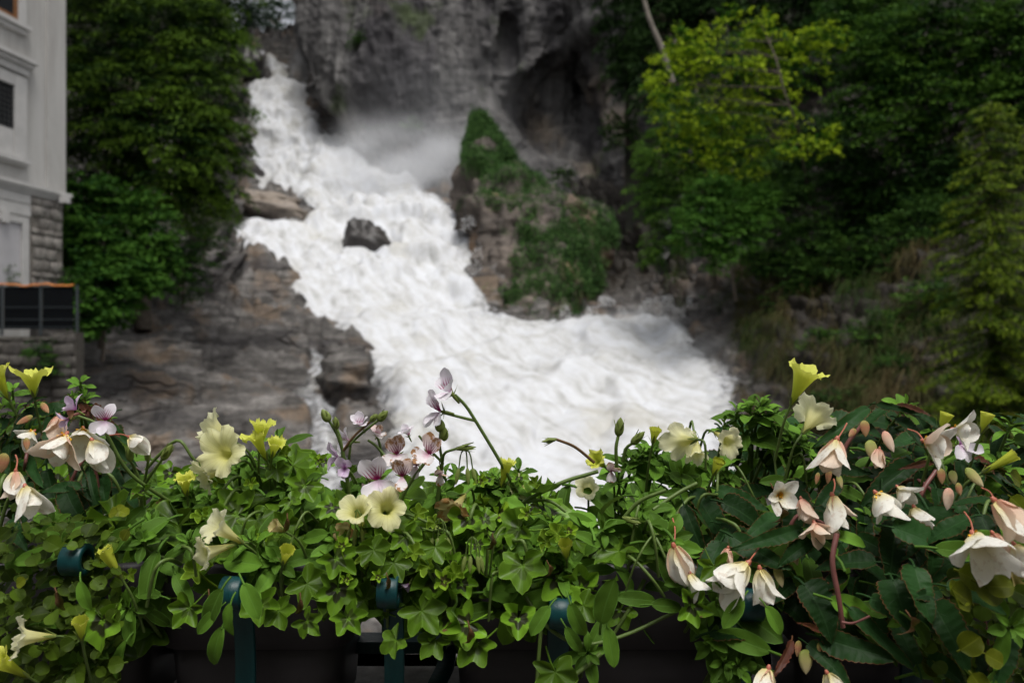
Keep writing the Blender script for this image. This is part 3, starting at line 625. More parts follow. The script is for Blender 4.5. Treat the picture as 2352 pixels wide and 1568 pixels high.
tag(link('spray', mesh_from('spray', Vs, Fs), mat=M_SPRAY), 'fine white drops thrown up along the water edges', 'spray', kind='stuff')

def mist(c, r, dens, seed, label):
    th = np.linspace(0.0, math.pi, 14)[:, None]; ph_ = np.linspace(0, 2 * math.pi, 24, endpoint=False)[None]
    D = np.stack([np.sin(th) * np.cos(ph_), np.sin(th) * np.sin(ph_), np.cos(th) + 0 * ph_], -1).reshape(-1, 3)
    m = bpy.data.materials.new('mist_air'); m.use_nodes = True; nt = m.node_tree; nt.nodes.remove(nt.nodes['Principled BSDF'])
    pv = nd(nt, 'ShaderNodeVolumePrincipled'); pv.inputs['Color'].default_value = (0.95, 0.96, 0.98, 1); pv.inputs['Anisotropy'].default_value = 0.1
    tc = nd(nt, 'ShaderNodeTexCoord'); ln = nd(nt, 'ShaderNodeVectorMath', operation='LENGTH'); nt.links.new(tc.outputs['Object'], ln.inputs[0])
    fall = maprange(nt, ln.outputs['Value'], 1.0, 0.1, 0.0, 1.0)
    mp = nd(nt, 'ShaderNodeMapping'); mp.inputs['Location'].default_value = (seed, seed * 2, 0); nt.links.new(tc.outputs['Object'], mp.inputs['Vector'])
    nz = maprange(nt, noise(nt, 1.7, 3, 0.5, mp.outputs['Vector']), 0.33, 0.68)
    nt.links.new(math_n(nt, 'MULTIPLY', math_n(nt, 'MULTIPLY', fall, nz), dens), pv.inputs['Density'])
    nt.links.new(pv.outputs[0], nt.nodes['Material Output'].inputs['Volume'])
    o = link('mist', mesh_from('mist', D, np.concatenate([grid_faces(14, 24, wrap=True)[:, ::-1]])), mat=m); o.location = tuple(c); o.scale = r
    return tag(o, label, 'mist', kind='stuff')
mist(at(945, 400, 67.5), (10.0, 3.8, 6.4), 0.6, 3.1, 'mist rising from the foot of the upper fall')
mist(at(1020, 400, 65), (13.0, 3.5, 13.0), 0.07, 5.7, 'thin mist drifting up against the cliff')
mist(at(1500, 745, 42.5), (5.0, 2.0, 1.3), 0.5, 1.7, 'spray haze over the lip of the lower pool')
mist(at(1640, 850, 34.0), (2.2, 1.8, 1.8), 0.5, 2.9, 'spray haze where the pool meets the far bank')
mist(at(850, 330, 71.5), (4.5, 2.0, 5.0), 0.25, 4.4, 'thin spray beside the upper fall under the cliff edge')
mist(at(690, 165, 85), (1.6, 2.0, 3.6), 0.35, 8.2, 'mist in the slot beside the topmost fall')

# ------------------------------------------------------------------ building, fence and retaining wall on the left
M_STUCCO, nt, b = mat_new('pale_stucco')
n1 = noise(nt, 0.9, 8, 0.7, mapping(nt, (1.6, 1.6, 0.3)), 0.3); n2 = noise(nt, 14, 4, 0.6, mapping(nt))
nt.links.new(ramp(nt, n1, [(0.3, (0.32, 0.305, 0.285)), (0.55, (0.43, 0.42, 0.40)), (0.8, (0.48, 0.47, 0.455))]), b.inputs['Base Color']); b.inputs['Roughness'].default_value = 0.9
nt.links.new(bump(nt, n2, 0.25, 0.01), b.inputs['Normal'])
M_TRIM = plain('trim_plaster', (0.46, 0.45, 0.435), 0.85, 0.2, 3.0, 0.12, 0.1)
M_STONE = rock_mat('field_stone', [(0.15, 0.135, 0.12), (0.26, 0.24, 0.215), (0.36, 0.34, 0.31)], 3.0, (1, 1, 1), dark_amt=0.4, bstr=0.6, bdist=0.03)
M_MORTAR = plain('mortar', (0.17, 0.155, 0.135), 0.95, 0.1, 9.0, 0.3, 0.5)
M_GLASSD = plain('dark_pane', (0.02, 0.022, 0.025), 0.15, 0.5)
M_WOOD = plain('window_wood', (0.20, 0.09, 0.035), 0.6, 0.3, 8.0, 0.3)
M_IRON = plain('iron_grille', (0.05, 0.05, 0.05), 0.6, 0.4)
A0 = np.array([-12.52, 22.2]); E = np.array([-0.157, -0.988]); E /= np.linalg.norm(E); NB = np.array([0.988, -0.157])
def fac(s0, s1, t0, t1, z0, z1):
    """box on the facade: s runs from the far corner towards the bridge, t outwards"""
    V_, F_ = box(s0, s1, t0, t1, z0, z1); X = A0 + V_[:, [0]] * E + V_[:, [1]] * NB
    return np.concatenate([X, V_[:, [2]]], 1), F_
bbase = np.array([A0[0], A0[1], 0.0]); bld = empty('building', bbase); tag(bld, 'pale stucco house with a stone corner pillar at the left edge', 'building')
def bp(name, boxes, mat, parent=None):
    V_, F_, _ = join([fac(*q) for q in boxes]); o = link(name, mesh_from(name, rel(V_, bbase), F_, smooth_shade=False), parent or bld, mat); return o
bp('wall', [(0.02, 14, -9, 0, 5.62, 24), (1.22, 14, -9, 0, -3, 5.40)], M_STUCCO)
bp('corner_pilaster', [(-0.03, 0.66, -0.5, 0.07, 5.64, 24)], M_STUCCO)
cor = bp('cornice', [(-0.12, 14, -1, 0.13, 5.44, 5.52), (-0.16, 14, -1, 0.18, 5.525, 5.62), (-0.08, 14, -1, 0.08, 5.36, 5.435)], M_TRIM)
bp('lamp', [(0.16, 0.34, 0.13, 0.36, 5.30, 5.50)], M_TRIM)
# mid window
w = bp('window', [(1.42, 1.82, 0.0, 0.09, 6.24, 8.34), (3.0, 3.4, 0.0, 0.09, 6.24, 8.34), (1.83, 2.99, 0.0, 0.085, 8.05, 8.34), (1.83, 2.99, 0.0, 0.05, 6.24, 6.92)], M_TRIM)
bp('pane', [(1.82, 3.0, -0.2, 0.012, 6.92, 8.05)], M_GLASSD, w)
g = [(1.83 + 0.13 * k, 1.845 + 0.13 * k, 0.02, 0.04, 6.93, 8.04) for k in range(9)] + [(1.83, 2.99, 0.045, 0.06, 6.95 + 0.13 * k, 6.965 + 0.13 * k) for k in range(9)]
bp('grille', g, M_IRON, w)
bp('window_hood', [(1.18, 3.7, 0.0, 0.26, 8.74, 8.84), (1.26, 3.6, 0.0, 0.18, 8.62, 8.735), (1.34, 3.5, 0.0, 0.10, 8.42, 8.615)], M_TRIM, w)
bp('sill', [(1.36, 3.5, 0.0, 0.18, 6.10, 6.21), (1.42, 3.4, 0.0, 0.12, 6.03, 6.095)], M_TRIM, w)
# upper window
w = bp('window', [(1.42, 1.68, 0.0, 0.08, 9.72, 12.4), (2.9, 3.2, 0.0, 0.08, 9.72, 12.4)], M_TRIM)
bp('frame', [(1.685, 1.80, -0.1, 0.05, 9.75, 12.3), (1.805, 2.9, -0.1, 0.04, 9.75, 9.86)], M_WOOD, w)
bp('pane', [(1.80, 2.9, -0.2, 0.02, 9.86, 12.3)], M_GLASSD, w)
bp('sill', [(1.34, 3.3, 0.0, 0.18, 9.60, 9.715), (1.42, 3.2, 0.0, 0.10, 9.46, 9.595)], M_TRIM, w)
# ground floor: rendered bands, door surround, stone pillar
bp('plaster_bands', [(1.24, 8, 0.0, 0.05, 5.10, 5.34), (1.24, 8, 0.0, 0.05, 4.78, 5.07)], M_TRIM)
dr = bp('door_surround', [(1.36, 1.56, 0.0, 0.09, 2.6, 4.72), (1.57, 3.0, 0.0, 0.08, 4.56, 4.72)], M_TRIM)
bp('door', [(1.57, 3.0, -0.05, 0.02, 2.6, 4.55)], plain('door_paint', (0.42, 0.41, 0.42), 0.7, 0.3, 2.0, 0.1), dr)
bp('keystone', [(2.05, 2.25, 0.0, 0.14, 4.5, 4.82)], M_TRIM, dr)
pil = bp('stone_pillar', [(0.06, 1.21, -0.8, 0.03, 2.0, 5.35)], M_MORTAR)
M_WALLSTONE = rock_mat('wall_stone', [(0.05, 0.046, 0.04), (0.10, 0.092, 0.082), (0.16, 0.148, 0.13)], 3.0, (1, 1, 1), dark_amt=0.5, bstr=0.6, bdist=0.03)
M_WALLMORTAR = plain('wall_mortar', (0.07, 0.064, 0.055), 0.95, 0.1, 9.0, 0.3, 0.5)
def stone_field(parent, base, place, s0, s1, z0, z1, row, seed, name='stone', mat=None):
    """irregular rubble stones, each a bevelled lump standing proud of the mortar"""
    rg = random.Random(seed); z = z0; k = 0
    while z < z1 - 0.04:
        h = min(row * rg.uniform(0.7, 1.3), z1 - z); s = s0 + rg.uniform(-0.1, 0) * row
        while s < s1 - 0.05:
            wd = row * rg.uniform(0.8, 2.0); a0, a1 = max(s + 0.012, s0), min(s + wd - 0.012, s1)
            if a1 - a0 > 0.05 and rg.random() < 0.93:
                c = [(a0, z + .012), (a1, z + .012), (a1, z + h - .012), (a0, z + h - .012)]; jit = lambda q, r: (q[0] + rg.uniform(-r, r), q[1] + rg.uniform(-r, r))
                c = [jit(q, row * 0.08) for q in c]; mx_ = sum(q[0] for q in c) / 4; mz = sum(q[1] for q in c) / 4
                t = rg.uniform(0.02, 0.07)
                inn = [(mx_ + (q[0] - mx_) * 0.78, mz + (q[1] - mz) * 0.78) for q in c]
                V_ = np.array([place(q[0], -0.02, q[1]) for q in c] + [place(q[0], t * 0.6, q[1]) for q in [(mx_ + (q[0] - mx_) * 0.95, mz + (q[1] - mz) * 0.95) for q in c]] + [place(q[0], t, q[1]) for q in inn])
                F_ = [(8, 9, 10, 11)] + [(i + o_, (i + 1) % 4 + o_, (i + 1) % 4 + o_ + 4, i + o_ + 4) for o_ in (0, 4) for i in range(4)]
                link(name, mesh_from(name, rel(V_, base), F_), parent, mat or M_STONE)
            s += wd
        z += h
stone_field(pil, bbase, lambda s, t, z: np.array([*(A0 + s * E + (t + 0.03) * NB), z]), 0.08, 1.19, 2.9, 5.33, 0.26, 5)
# retaining wall with corner pillar, fence on top
WY = 19.35
wb = np.array([-11.6, WY, -2.0]); rw = empty('retaining_wall', wb); tag(rw, 'rough grey stone retaining wall under the black fence', 'wall')
V_, F_, _ = join([box(-16, -11.13, WY, WY + 0.5, -4, 1.62), box(-11.129, -10.56, WY - 0.06, WY + 0.3, -4, 1.72)]); core = link('masonry', mesh_from('masonry', rel(V_, wb), F_, smooth_shade=False), rw, M_WALLMORTAR)
stone_field(core, wb, lambda s, t, z: np.array([s, WY - t, z]), -13.4, -11.14, -1.2, 1.6, 0.27, 8, mat=M_WALLSTONE)
stone_field(core, wb, lambda s, t, z: np.array([s, WY - 0.06 - t, z]), -11.12, -10.57, -1.2, 1.70, 0.30, 9, mat=M_WALLSTONE)
fb = np.array([-11.6, WY + 0.1, 1.72]); fn = empty('fence', fb); tag(fn, 'low black screened wire fence with an orange strip along its top', 'fence')
M_SCREEN = plain('black_screen', (0.006, 0.007, 0.008), 0.9, 0.04, 30, 0.3); M_WIRE = plain('fence_wire', (0.035, 0.045, 0.05), 0.5, 0.5); M_ORANGE = plain('orange_strip', (0.75, 0.24, 0.06), 0.4, 0.5, 40, 0.5)
def fp(name, bx, mat):
    V_, F_, _ = join([box(*q) for q in bx]); return link(name, mesh_from(name, rel(V_, fb), F_, smooth_shade=False), fn, mat)
fy = WY + 0.12; ft, fbm_z = 2.86, 1.80
for x in (-13.4, -12.47, -11.52, -10.63): fp('post', [(x - .022, x + .022, fy - .02, fy + .02, 1.65, ft + 0.02)], M_WIRE)
for x0, x1 in ((-13.37, -12.5), (-12.44, -11.55), (-11.49, -10.74)): fp('screen', [(x0, x1, fy + .02, fy + .03, fbm_z, ft - 0.02)], M_SCREEN)
for z in (2.33, 2.03, 1.84): fp('wire', [(-13.4, -10.63, fy - .034, fy - .022, z, z + .014)], M_WIRE)
xs = np.linspace(-13.4, -10.72, 40); pth = np.stack([xs, 0 * xs + fy, ft + 0.02 + 0.022 * np.sin(xs * 7) + 0.01 * np.sin(xs * 17)], -1)
V_, F_ = tube(pth, 0.022, 6); link('orange_strip', mesh_from('orange_strip', rel(V_, fb), F_), fn, M_ORANGE)
tree('potted_cypress', 'small conical cypress behind the fence in front of the door', 'shrub', [(20, 640, 20, 16, 20.3), (20, 618, 12, 16, 20.3), (21, 668, 22, 20, 20.3)], L_CONIF, [(20, 700, 20.3), (20, 610, 20.3)], dens=60, size=0.1, nleaf=24, ll=0.06, lw=0.02, seed=601, tr=0.02, tint0=0.3)
tree('wall_shrub', 'small plant growing from the retaining wall below the fence', 'shrub', [(105, 835, 30, 35, 19.1), (90, 800, 30, 20, 19.1)], L_MID, [(100, 870, 19.3), (100, 820, 19.2)], dens=24, size=0.18, nleaf=30, ll=0.09, lw=0.05, seed=605, tr=0.02, tint0=0.2, tvar=0.5)

# ------------------------------------------------------------------ bridge deck, railing and planter boxes
M_DECK = rock_mat('deck_stone', [(0.06, 0.055, 0.05), (0.12, 0.11, 0.10), (0.19, 0.18, 0.165)], 14.0, (1, 1, 1), dark_amt=0.3, bstr=0.4, bdist=0.004)
V_, F_, _ = join([box(-6, 6, -5, 0.78, -0.3, 0.0), box(-6, 6, 0.781, 1.13, -0.5, 1.04)])
deck = link('bridge_parapet', mesh_from('bridge_parapet', V_, F_, smooth_shade=False), mat=M_DECK); tag(deck, 'low grey stone parapet of the bridge under the planter boxes', 'parapet')
V_, F_, _ = join([box(-22, 22, -8.5, -6.0, -0.3, 9.5)] + [box(x, x + 1.2, -5.995, -5.93, z, z + 1.9) for x in np.arange(-20, 20, 3.1) for z in (1.0, 4.4)])  # unseen wall behind the camera, added to cut sky light on the planters
tag(link('unseen_shade_wall', mesh_from('unseen_shade_wall', V_, F_, smooth_shade=False), mat=plain('shade_wall_plaster', (0.40, 0.37, 0.33), 0.9, 0.2, 1.0, 0.2)), kind='structure')
M_TEAL, nt, b = mat_new('teal_paint')
nb_ = noise(nt, 60, 5, 0.6, mapping(nt, (1, 1, 0.25)))
nt.links.new(ramp(nt, nb_, [(0.3, (0.002, 0.028, 0.030)), (0.7, (0.006, 0.052, 0.055))]), b.inputs['Base Color'])
b.inputs['Roughness'].default_value = 0.4; b.inputs['Specular IOR Level'].default_value = 0.35; nt.links.new(bump(nt, nb_, 0.45, 0.003), b.inputs['Normal'])
M_TEALP = plain('light_teal_paint', (0.13, 0.27, 0.29), 0.5, 0.4, 20, 0.15)
M_BOX, nt, b = mat_new('anthracite_plastic'); b.inputs['Roughness'].default_value = 0.45
nt.links.new(ramp(nt, noise(nt, 6, 4, 0.6, mapping(nt)), [(0.3, (0.038, 0.033, 0.038)), (0.7, (0.052, 0.046, 0.052))]), b.inputs['Base Color'])
nt.links.new(bump(nt, noise(nt, 900, 2, 0.5, mapping(nt)), 0.25, 0.0005), b.inputs['Normal'])

def strip(path, width, thick, axis=np.array([1.0, 0, 0])):
    """flat bar swept along a path in the Y-Z plane"""
    path = np.asarray(path, float); T = np.gradient(path, axis=0); T /= np.linalg.norm(T, axis=1, keepdims=True); Nn = np.cross(T, axis)
    e = 0.12
    prof = [(-.5, -.5 + e), (-.5 + e * thick / width, -.5), (.5 - e * thick / width, -.5), (.5, -.5 + e), (.5, .5 - e), (.5 - e * thick / width, .5), (-.5 + e * thick / width, .5), (-.5, .5 - e)]
    V_ = np.stack([path + a * width * axis + c_ * thick * Nn for a, c_ in prof], 1).reshape(-1, 3)
    F_ = [tuple(f) for f in grid_faces(len(path), 8, wrap=True)] + [tuple(range(8)), tuple(range((len(path) - 1) * 8, len(path) * 8))[::-1]]
    return V_, F_
rb = np.array([0.0, 0.86, 1.06]); rail = empty('railing', rb); tag(rail, 'dark teal iron railing with scrolled upright bars holding the planters', 'railing')
def hook(u, v_top, Y, wpx, lean=0.0, seed=0):
    x = (u - 1176) / FPX * Y; zt = CZ + (784 - v_top) / FPX * Y; wd = wpx * Y / FPX
    r0 = 0.0125
    cyc = Y; czc = zt - r0
    pts = [(x, Y + 0.035 + 0.02 * math.sin((zt - z) * 14), z) for z in np.linspace(0.95, czc - 0.02, 12)]
    for a in np.linspace(0.0, 2 * math.pi * 0.96, 26):                          # the bar rolls over towards the viewer
        rr = r0 * (1.25 - 0.35 * a / 6.0); pts.append((x, cyc + 0.014 + rr * math.cos(a), czc + rr * math.sin(a)))
    P_ = np.array(pts); P_[:, 0] += lean * (P_[:, 2] - zt)
    V_, F_ = strip(P_, wd, 0.007)
    link('upright_bar', mesh_from('upright_bar', rel(V_, rb), F_), rail, M_TEAL)
for q in [(158, 1268, 0.84, 50, 0.0), (524, 1345, 0.83, 48, 0.0), (888, 1342, 0.82, 48, 0.0), (1288, 1390, 0.83, 52, 0.0), (1732, 1372, 0.825, 52, 0.0), (2150, 1400, 0.85, 50, 0.0)]: hook(*q)
def rp(name, bx, mat):
    V_, F_, _ = join([box(*q) for q in bx]); return link(name, mesh_from(name, rel(V_, rb), F_, smooth_shade=False), rail, mat)
rp('lower_rail', [(-3, 3, 1.04, 1.075, 1.093, 1.108)], M_TEAL)
rp('back_panel', [(-0.185, -0.07, 1.13, 1.136, 1.06, 1.16)], M_TEALP)
a_ = at(985, 1568, 0.95); b_ = at(1030, 1480, 1.05)
V_, F_ = strip(spline([(a_[0] - 0.03, 0.90, 1.05), (a_[0] + .01, 0.97, 1.088), (b_[0], 1.05, 1.10), (b_[0], 1.08, 1.2)], 14), 0.022, 0.007); link('stay', mesh_from('stay', rel(V_, rb), F_), rail, M_TEAL)

def planter(u0, u1, label):
    x0, x1 = (u0 - 1176) / FPX * 0.93, (u1 - 1176) / FPX * 0.93; base = np.array([(x0 + x1) / 2, 1.0, 1.052]); t = empty('planter_box', base); tag(t, label, 'planter', 'planter boxes on the parapet')
    def ring(z, ins, n=6, r=0.035):
        p = []
        for cx, cy, a0 in ((x1 - ins - r, 0.93 + ins + r, -90), (x1 - ins - r, 1.11 - ins - r, 0), (x0 + ins + r, 1.11 - ins - r, 90), (x0 + ins + r, 0.93 + ins + r, 180)):
            for k in range(n): a = math.radians(a0 + 90 * k / (n - 1)); p.append((cx + r * math.cos(a), cy + r * math.sin(a), z))
        return np.array(p)
    def lathe(name, zs, mat):
        R_ = [ring(z, i) for z, i in zs]; V_ = np.concatenate(R_); n = len(R_[0]); F_ = grid_faces(len(R_), n, wrap=True); F_ = [tuple(f) for f in F_] + [tuple(range(n))[::-1]]
        return link(name, mesh_from(name, rel(V_, base), F_), t, mat)
    lathe('tub', [(1.052, 0.016), (1.135, 0.010), (1.137, 0.012)], M_BOX)
    lathe('rim', [(1.138, 0.006), (1.1395, 0.002), (1.205, 0.0), (1.235, -0.002), (1.24, 0.002), (1.238, 0.010), (1.20, 0.014)], M_BOX)
    soil = ring(1.215, 0.011); V_ = soil; link('soil', mesh_from('soil', rel(V_, base), [tuple(range(len(V_)))]), t, M_SOILP)
M_SOILP = plain('potting_soil', (0.025, 0.017, 0.011), 0.95, 0.1, 60, 0.5, 0.8)
planter(-330, 332, 'dark grey planter box at the left end, almost hidden by leaves')
planter(345, 800, 'dark grey planter box left of the teal gap, with a visible rim line')
planter(1022, 1770, 'long dark grey planter box right of the teal gap')
planter(1830, 2600, 'dark grey planter box at the right end under the begonia')

# ------------------------------------------------------------------ plant materials
def veg(name, base, rim, mid, zone=None, rim_w=0.9, rough=0.45, transl=0.16, vein=0.35, sheen=0.0, var=0.5, back=None, nz=40, spots=None, spec=0.10):
    """leaf: uv.x 0 at the midrib .. 1 at the edge, uv.y along the leaf"""
    m, nt, b = mat_new(name); uvn = nd(nt, 'ShaderNodeUVMap'); sp_ = nd(nt, 'ShaderNodeSeparateXYZ'); nt.links.new(uvn.outputs[0], sp_.inputs[0]); x, y = sp_.outputs[0], sp_.outputs[1]
    oi = nd(nt, 'ShaderNodeObjectInfo'); rnd = oi.outputs['Random']
    c = mixc(nt, math_n(nt, 'POWER', rnd, 1.4), tuple(k * 0.42 for k in base), tuple(min(1, k * (1 + var)) for k in base))
    n = noise(nt, nz, 4, 0.6, mapping(nt)); c = mixc(nt, math_n(nt, 'MULTIPLY', maprange(nt, n, 0.35, 0.7), 0.4), c, tuple(k * 0.5 for k in base))
    # side veins running forward from the midrib
    vw_ = math_n(nt, 'ABSOLUTE', math_n(nt, 'SINE', math_n(nt, 'ADD', math_n(nt, 'MULTIPLY', y, 20.0), math_n(nt, 'MULTIPLY', x, -5.0))))
    vm = maprange(nt, vw_, 0.14, 0.0); mm = maprange(nt, x, 0.10, 0.02)
    if zone is None:
        vmask = math_n(nt, 'MULTIPLY', math_n(nt, 'MAXIMUM', math_n(nt, 'MULTIPLY', vm, 0.5), mm), vein); c = mixc(nt, vmask, c, mid)
    else:
        zn = math_n(nt, 'ADD', x, math_n(nt, 'MULTIPLY', math_n(nt, 'SUBTRACT', noise(nt, 90, 3, 0.6, mapping(nt)), 0.5), 0.5))
        zm = math_n(nt, 'MULTIPLY', maprange(nt, zn, 0.10, 0.17), maprange(nt, zn, 0.56, 0.46))
        zm = math_n(nt, 'MULTIPLY', zm, maprange(nt, rnd, 0.25, 0.75)); c = mixc(nt, math_n(nt, 'MULTIPLY', zm, 0.92), c, zone)
        rv = maprange(nt, y, 0.06, 0.0); c = mixc(nt, math_n(nt, 'MULTIPLY', rv, vein), c, mid)
    c = mixc(nt, maprange(nt, x, rim_w - 0.04, rim_w + 0.04), c, rim)
    if spots is not None:
        ns_ = noise(nt, 55, 3, 0.6, mapping(nt)); c = mixc(nt, math_n(nt, 'MULTIPLY', maprange(nt, ns_, 0.66, 0.70), maprange(nt, rnd, 0.6, 0.9)), c, spots)
    if back is not None:
        geo = nd(nt, 'ShaderNodeNewGeometry'); c = mixc(nt, math_n(nt, 'MULTIPLY', geo.outputs['Backfacing'], 0.7), c, back)
    nt.links.new(c, b.inputs['Base Color']); b.inputs['Roughness'].default_value = rough; b.inputs['Specular IOR Level'].default_value = spec
    if sheen: b.inputs['Sheen Weight'].default_value = sheen; b.inputs['Sheen Roughness'].default_value = 0.4
    hgt = math_n(nt, 'ADD', math_n(nt, 'MULTIPLY', n, 0.5), math_n(nt, 'MULTIPLY', math_n(nt, 'MAXIMUM', vm, mm), -0.5))
    nt.links.new(bump(nt, hgt, 0.35, 0.0012), b.inputs['Normal'])
    tr = nd(nt, 'ShaderNodeBsdfTranslucent'); nt.links.new(mixc(nt, 0.5, c, (0.25, 0.40, 0.03)), tr.inputs['Color'])
    mx = nd(nt, 'ShaderNodeMixShader'); mx.inputs[0].default_value = transl
    nt.links.new(b.outputs[0], mx.inputs[1]); nt.links.new(tr.outputs[0], mx.inputs[2]); nt.links.new(mx.outputs[0], nt.nodes['Material Output'].inputs['Surface'])
    return m
V_PET = veg('petunia_leaf', (0.10, 0.21, 0.022), (0.12, 0.26, 0.04), (0.13, 0.27, 0.05), rim_w=0.94, rough=0.55,  back=(0.10, 0.17, 0.06), spots=(0.16, 0.09, 0.04))
V_PEL = veg('pelargonium_leaf', (0.118, 0.235, 0.016), (0.17, 0.31, 0.03), (0.10, 0.2, 0.05), zone=(0.018, 0.010, 0.012), rim_w=0.975, rough=0.36, spec=0.22, transl=0.2, back=(0.09, 0.16, 0.05), spots=(0.13, 0.07, 0.035))
V_PELY = veg('young_pelargonium_leaf', (0.20, 0.33, 0.022), (0.26, 0.42, 0.045), (0.18, 0.3, 0.06), zone=(0.04, 0.02, 0.015), rim_w=0.93, rough=0.4, transl=0.28)
V_BEG = veg('begonia_leaf', (0.016, 0.048, 0.012), (0.13, 0.045, 0.022), (0.04, 0.09, 0.03), rim_w=0.96, rough=0.42, transl=0.10, vein=0.3, spec=0.07, back=(0.12, 0.045, 0.03))
V_BEGR = veg('reddish_begonia_leaf', (0.085, 0.028, 0.018), (0.2, 0.06, 0.03), (0.14, 0.07, 0.03), rim_w=0.95, rough=0.4, transl=0.12, vein=0.5)
V_JEN = veg('creeping_jenny_leaf', (0.055, 0.095, 0.008), (0.09, 0.13, 0.012), (0.10, 0.15, 0.02), rim_w=0.96, rough=0.45, transl=0.2, vein=0.3)
V_JENB = veg('golden_leaf', (0.125, 0.15, 0.008), (0.17, 0.19, 0.015), (0.18, 0.20, 0.02), rim_w=0.96, rough=0.45, transl=0.25, vein=0.4)
V_DRY = veg('withered_leaf', (0.13, 0.065, 0.03), (0.07, 0.035, 0.02), (0.18, 0.10, 0.05), rim_w=0.9, rough=0.8, transl=0.1)
M_STEM = plain('green_stem', (0.095, 0.15, 0.03), 0.5, 0.4, 80, 0.3)
M_STEMB = plain('begonia_stem', (0.17, 0.065, 0.055), 0.4, 0.4, 50, 0.35)
M_STEMR = plain('red_flower_stalk', (0.42, 0.13, 0.08), 0.4, 0.4, 50, 0.25)
M_STEMD = plain('dried_stalk', (0.13, 0.075, 0.035), 0.7, 0.2, 60, 0.4)

def petal_mat(name, base, tip, throat, vein_col, vein_amt, transl=0.35, nscale=60, brown=0.0, stripes=None, rough=0.55):
    m, nt, b = mat_new(name); uvn = nd(nt, 'ShaderNodeUVMap'); sp_ = nd(nt, 'ShaderNodeSeparateXYZ'); nt.links.new(uvn.outputs[0], sp_.inputs[0]); x, y = sp_.outputs[0], sp_.outputs[1]
    c = ramp(nt, y, [(0.0, throat), (0.45, base), (1.0, tip)])
    vw_ = math_n(nt, 'ABSOLUTE', math_n(nt, 'SINE', math_n(nt, 'ADD', math_n(nt, 'MULTIPLY', x, 14.0), math_n(nt, 'MULTIPLY', noise(nt, 70, 3, 0.5, mapping(nt)), 2.2))))
    vm = maprange(nt, vw_, 0.22, 0.0); c = mixc(nt, math_n(nt, 'MULTIPLY', vm, vein_amt), c, vein_col)
    n = noise(nt, nscale, 4, 0.6, mapping(nt)); c = mixc(nt, math_n(nt, 'MULTIPLY', maprange(nt, n, 0.4, 0.75), 0.25), c, tuple(k * 0.72 for k in base))
    if stripes is not None:
        sv = math_n(nt, 'ABSOLUTE', math_n(nt, 'SINE', math_n(nt, 'MULTIPLY', x, 9.4)))
        sm_ = math_n(nt, 'MULTIPLY', maprange(nt, math_n(nt, 'ADD', sv, math_n(nt, 'MULTIPLY', noise(nt, 160, 2, 0.5, mapping(nt)), 0.3)), 0.75, 0.45), maprange(nt, y, 0.72, 0.35))
        sm_ = math_n(nt, 'MAXIMUM', sm_, maprange(nt, y, 0.26, 0.12)); c = mixc(nt, sm_, c, stripes)
    if brown:
        nb2 = noise(nt, 75, 4, 0.65, mapping(nt)); c = mixc(nt, math_n(nt, 'MULTIPLY', maprange(nt, math_n(nt, 'ADD', nb2, math_n(nt, 'MULTIPLY', y, 0.22)), 0.66, 0.72), brown), c, (0.36, 0.17, 0.05))
    nt.links.new(c, b.inputs['Base Color']); b.inputs['Roughness'].default_value = rough; b.inputs['Specular IOR Level'].default_value = 0.25
    nt.links.new(bump(nt, math_n(nt, 'ADD', n, math_n(nt, 'MULTIPLY', vm, -0.4)), 0.4, 0.0012), b.inputs['Normal'])
    tr = nd(nt, 'ShaderNodeBsdfTranslucent'); nt.links.new(c, tr.inputs['Color']); mx = nd(nt, 'ShaderNodeMixShader'); mx.inputs[0].default_value = transl
    nt.links.new(b.outputs[0], mx.inputs[1]); nt.links.new(tr.outputs[0], mx.inputs[2]); nt.links.new(mx.outputs[0], nt.nodes['Material Output'].inputs['Surface']); return m
F_PET = petal_mat('petunia_corolla', (0.82, 0.79, 0.30), (0.89, 0.87, 0.54), (0.40, 0.42, 0.04), (0.55, 0.52, 0.10), 0.5, transl=0.45)
F_PETL = petal_mat('lime_petunia_corolla', (0.62, 0.66, 0.07), (0.72, 0.74, 0.14), (0.30, 0.37, 0.03), (0.38, 0.42, 0.04), 0.30)
F_PETC = petal_mat('cream_petunia_corolla', (0.85, 0.82, 0.44), (0.91, 0.89, 0.64), (0.55, 0.53, 0.12), (0.62, 0.57, 0.18), 0.45, transl=0.45)
F_PETW = petal_mat('wilted_petunia_corolla', (0.55, 0.48, 0.22), (0.42, 0.30, 0.14), (0.40, 0.36, 0.08), (0.34, 0.24, 0.10), 0.4, brown=0.8)
F_BEG = petal_mat('begonia_petal', (0.91, 0.89, 0.79), (0.92, 0.90, 0.83), (0.72, 0.62, 0.24), (0.70, 0.62, 0.44), 0.18, transl=0.3, brown=0.25)
F_BEGP = petal_mat('blush_begonia_petal', (0.85, 0.66, 0.50), (0.84, 0.72, 0.60), (0.78, 0.42, 0.30), (0.74, 0.44, 0.34), 0.2, transl=0.3)
F_BUD = petal_mat('begonia_bud_skin', (0.46, 0.42, 0.16), (0.60, 0.50, 0.30), (0.24, 0.31, 0.05), (0.58, 0.28, 0.18), 0.25, transl=0.15)
F_BUDP = petal_mat('pink_begonia_bud_skin', (0.44, 0.20, 0.11), (0.50, 0.34, 0.16), (0.28, 0.28, 0.06), (0.48, 0.14, 0.09), 0.25, transl=0.15)
F_PELW = petal_mat('pelargonium_petal', (0.86, 0.80, 0.86), (0.87, 0.84, 0.88), (0.74, 0.52, 0.68), (0.76, 0.66, 0.76), 0.18, transl=0.3)
F_PELB = petal_mat('browning_pelargonium_petal', (0.86, 0.80, 0.82), (0.86, 0.82, 0.82), (0.55, 0.25, 0.36), (0.70, 0.5, 0.5), 0.2, transl=0.3, brown=0.95)
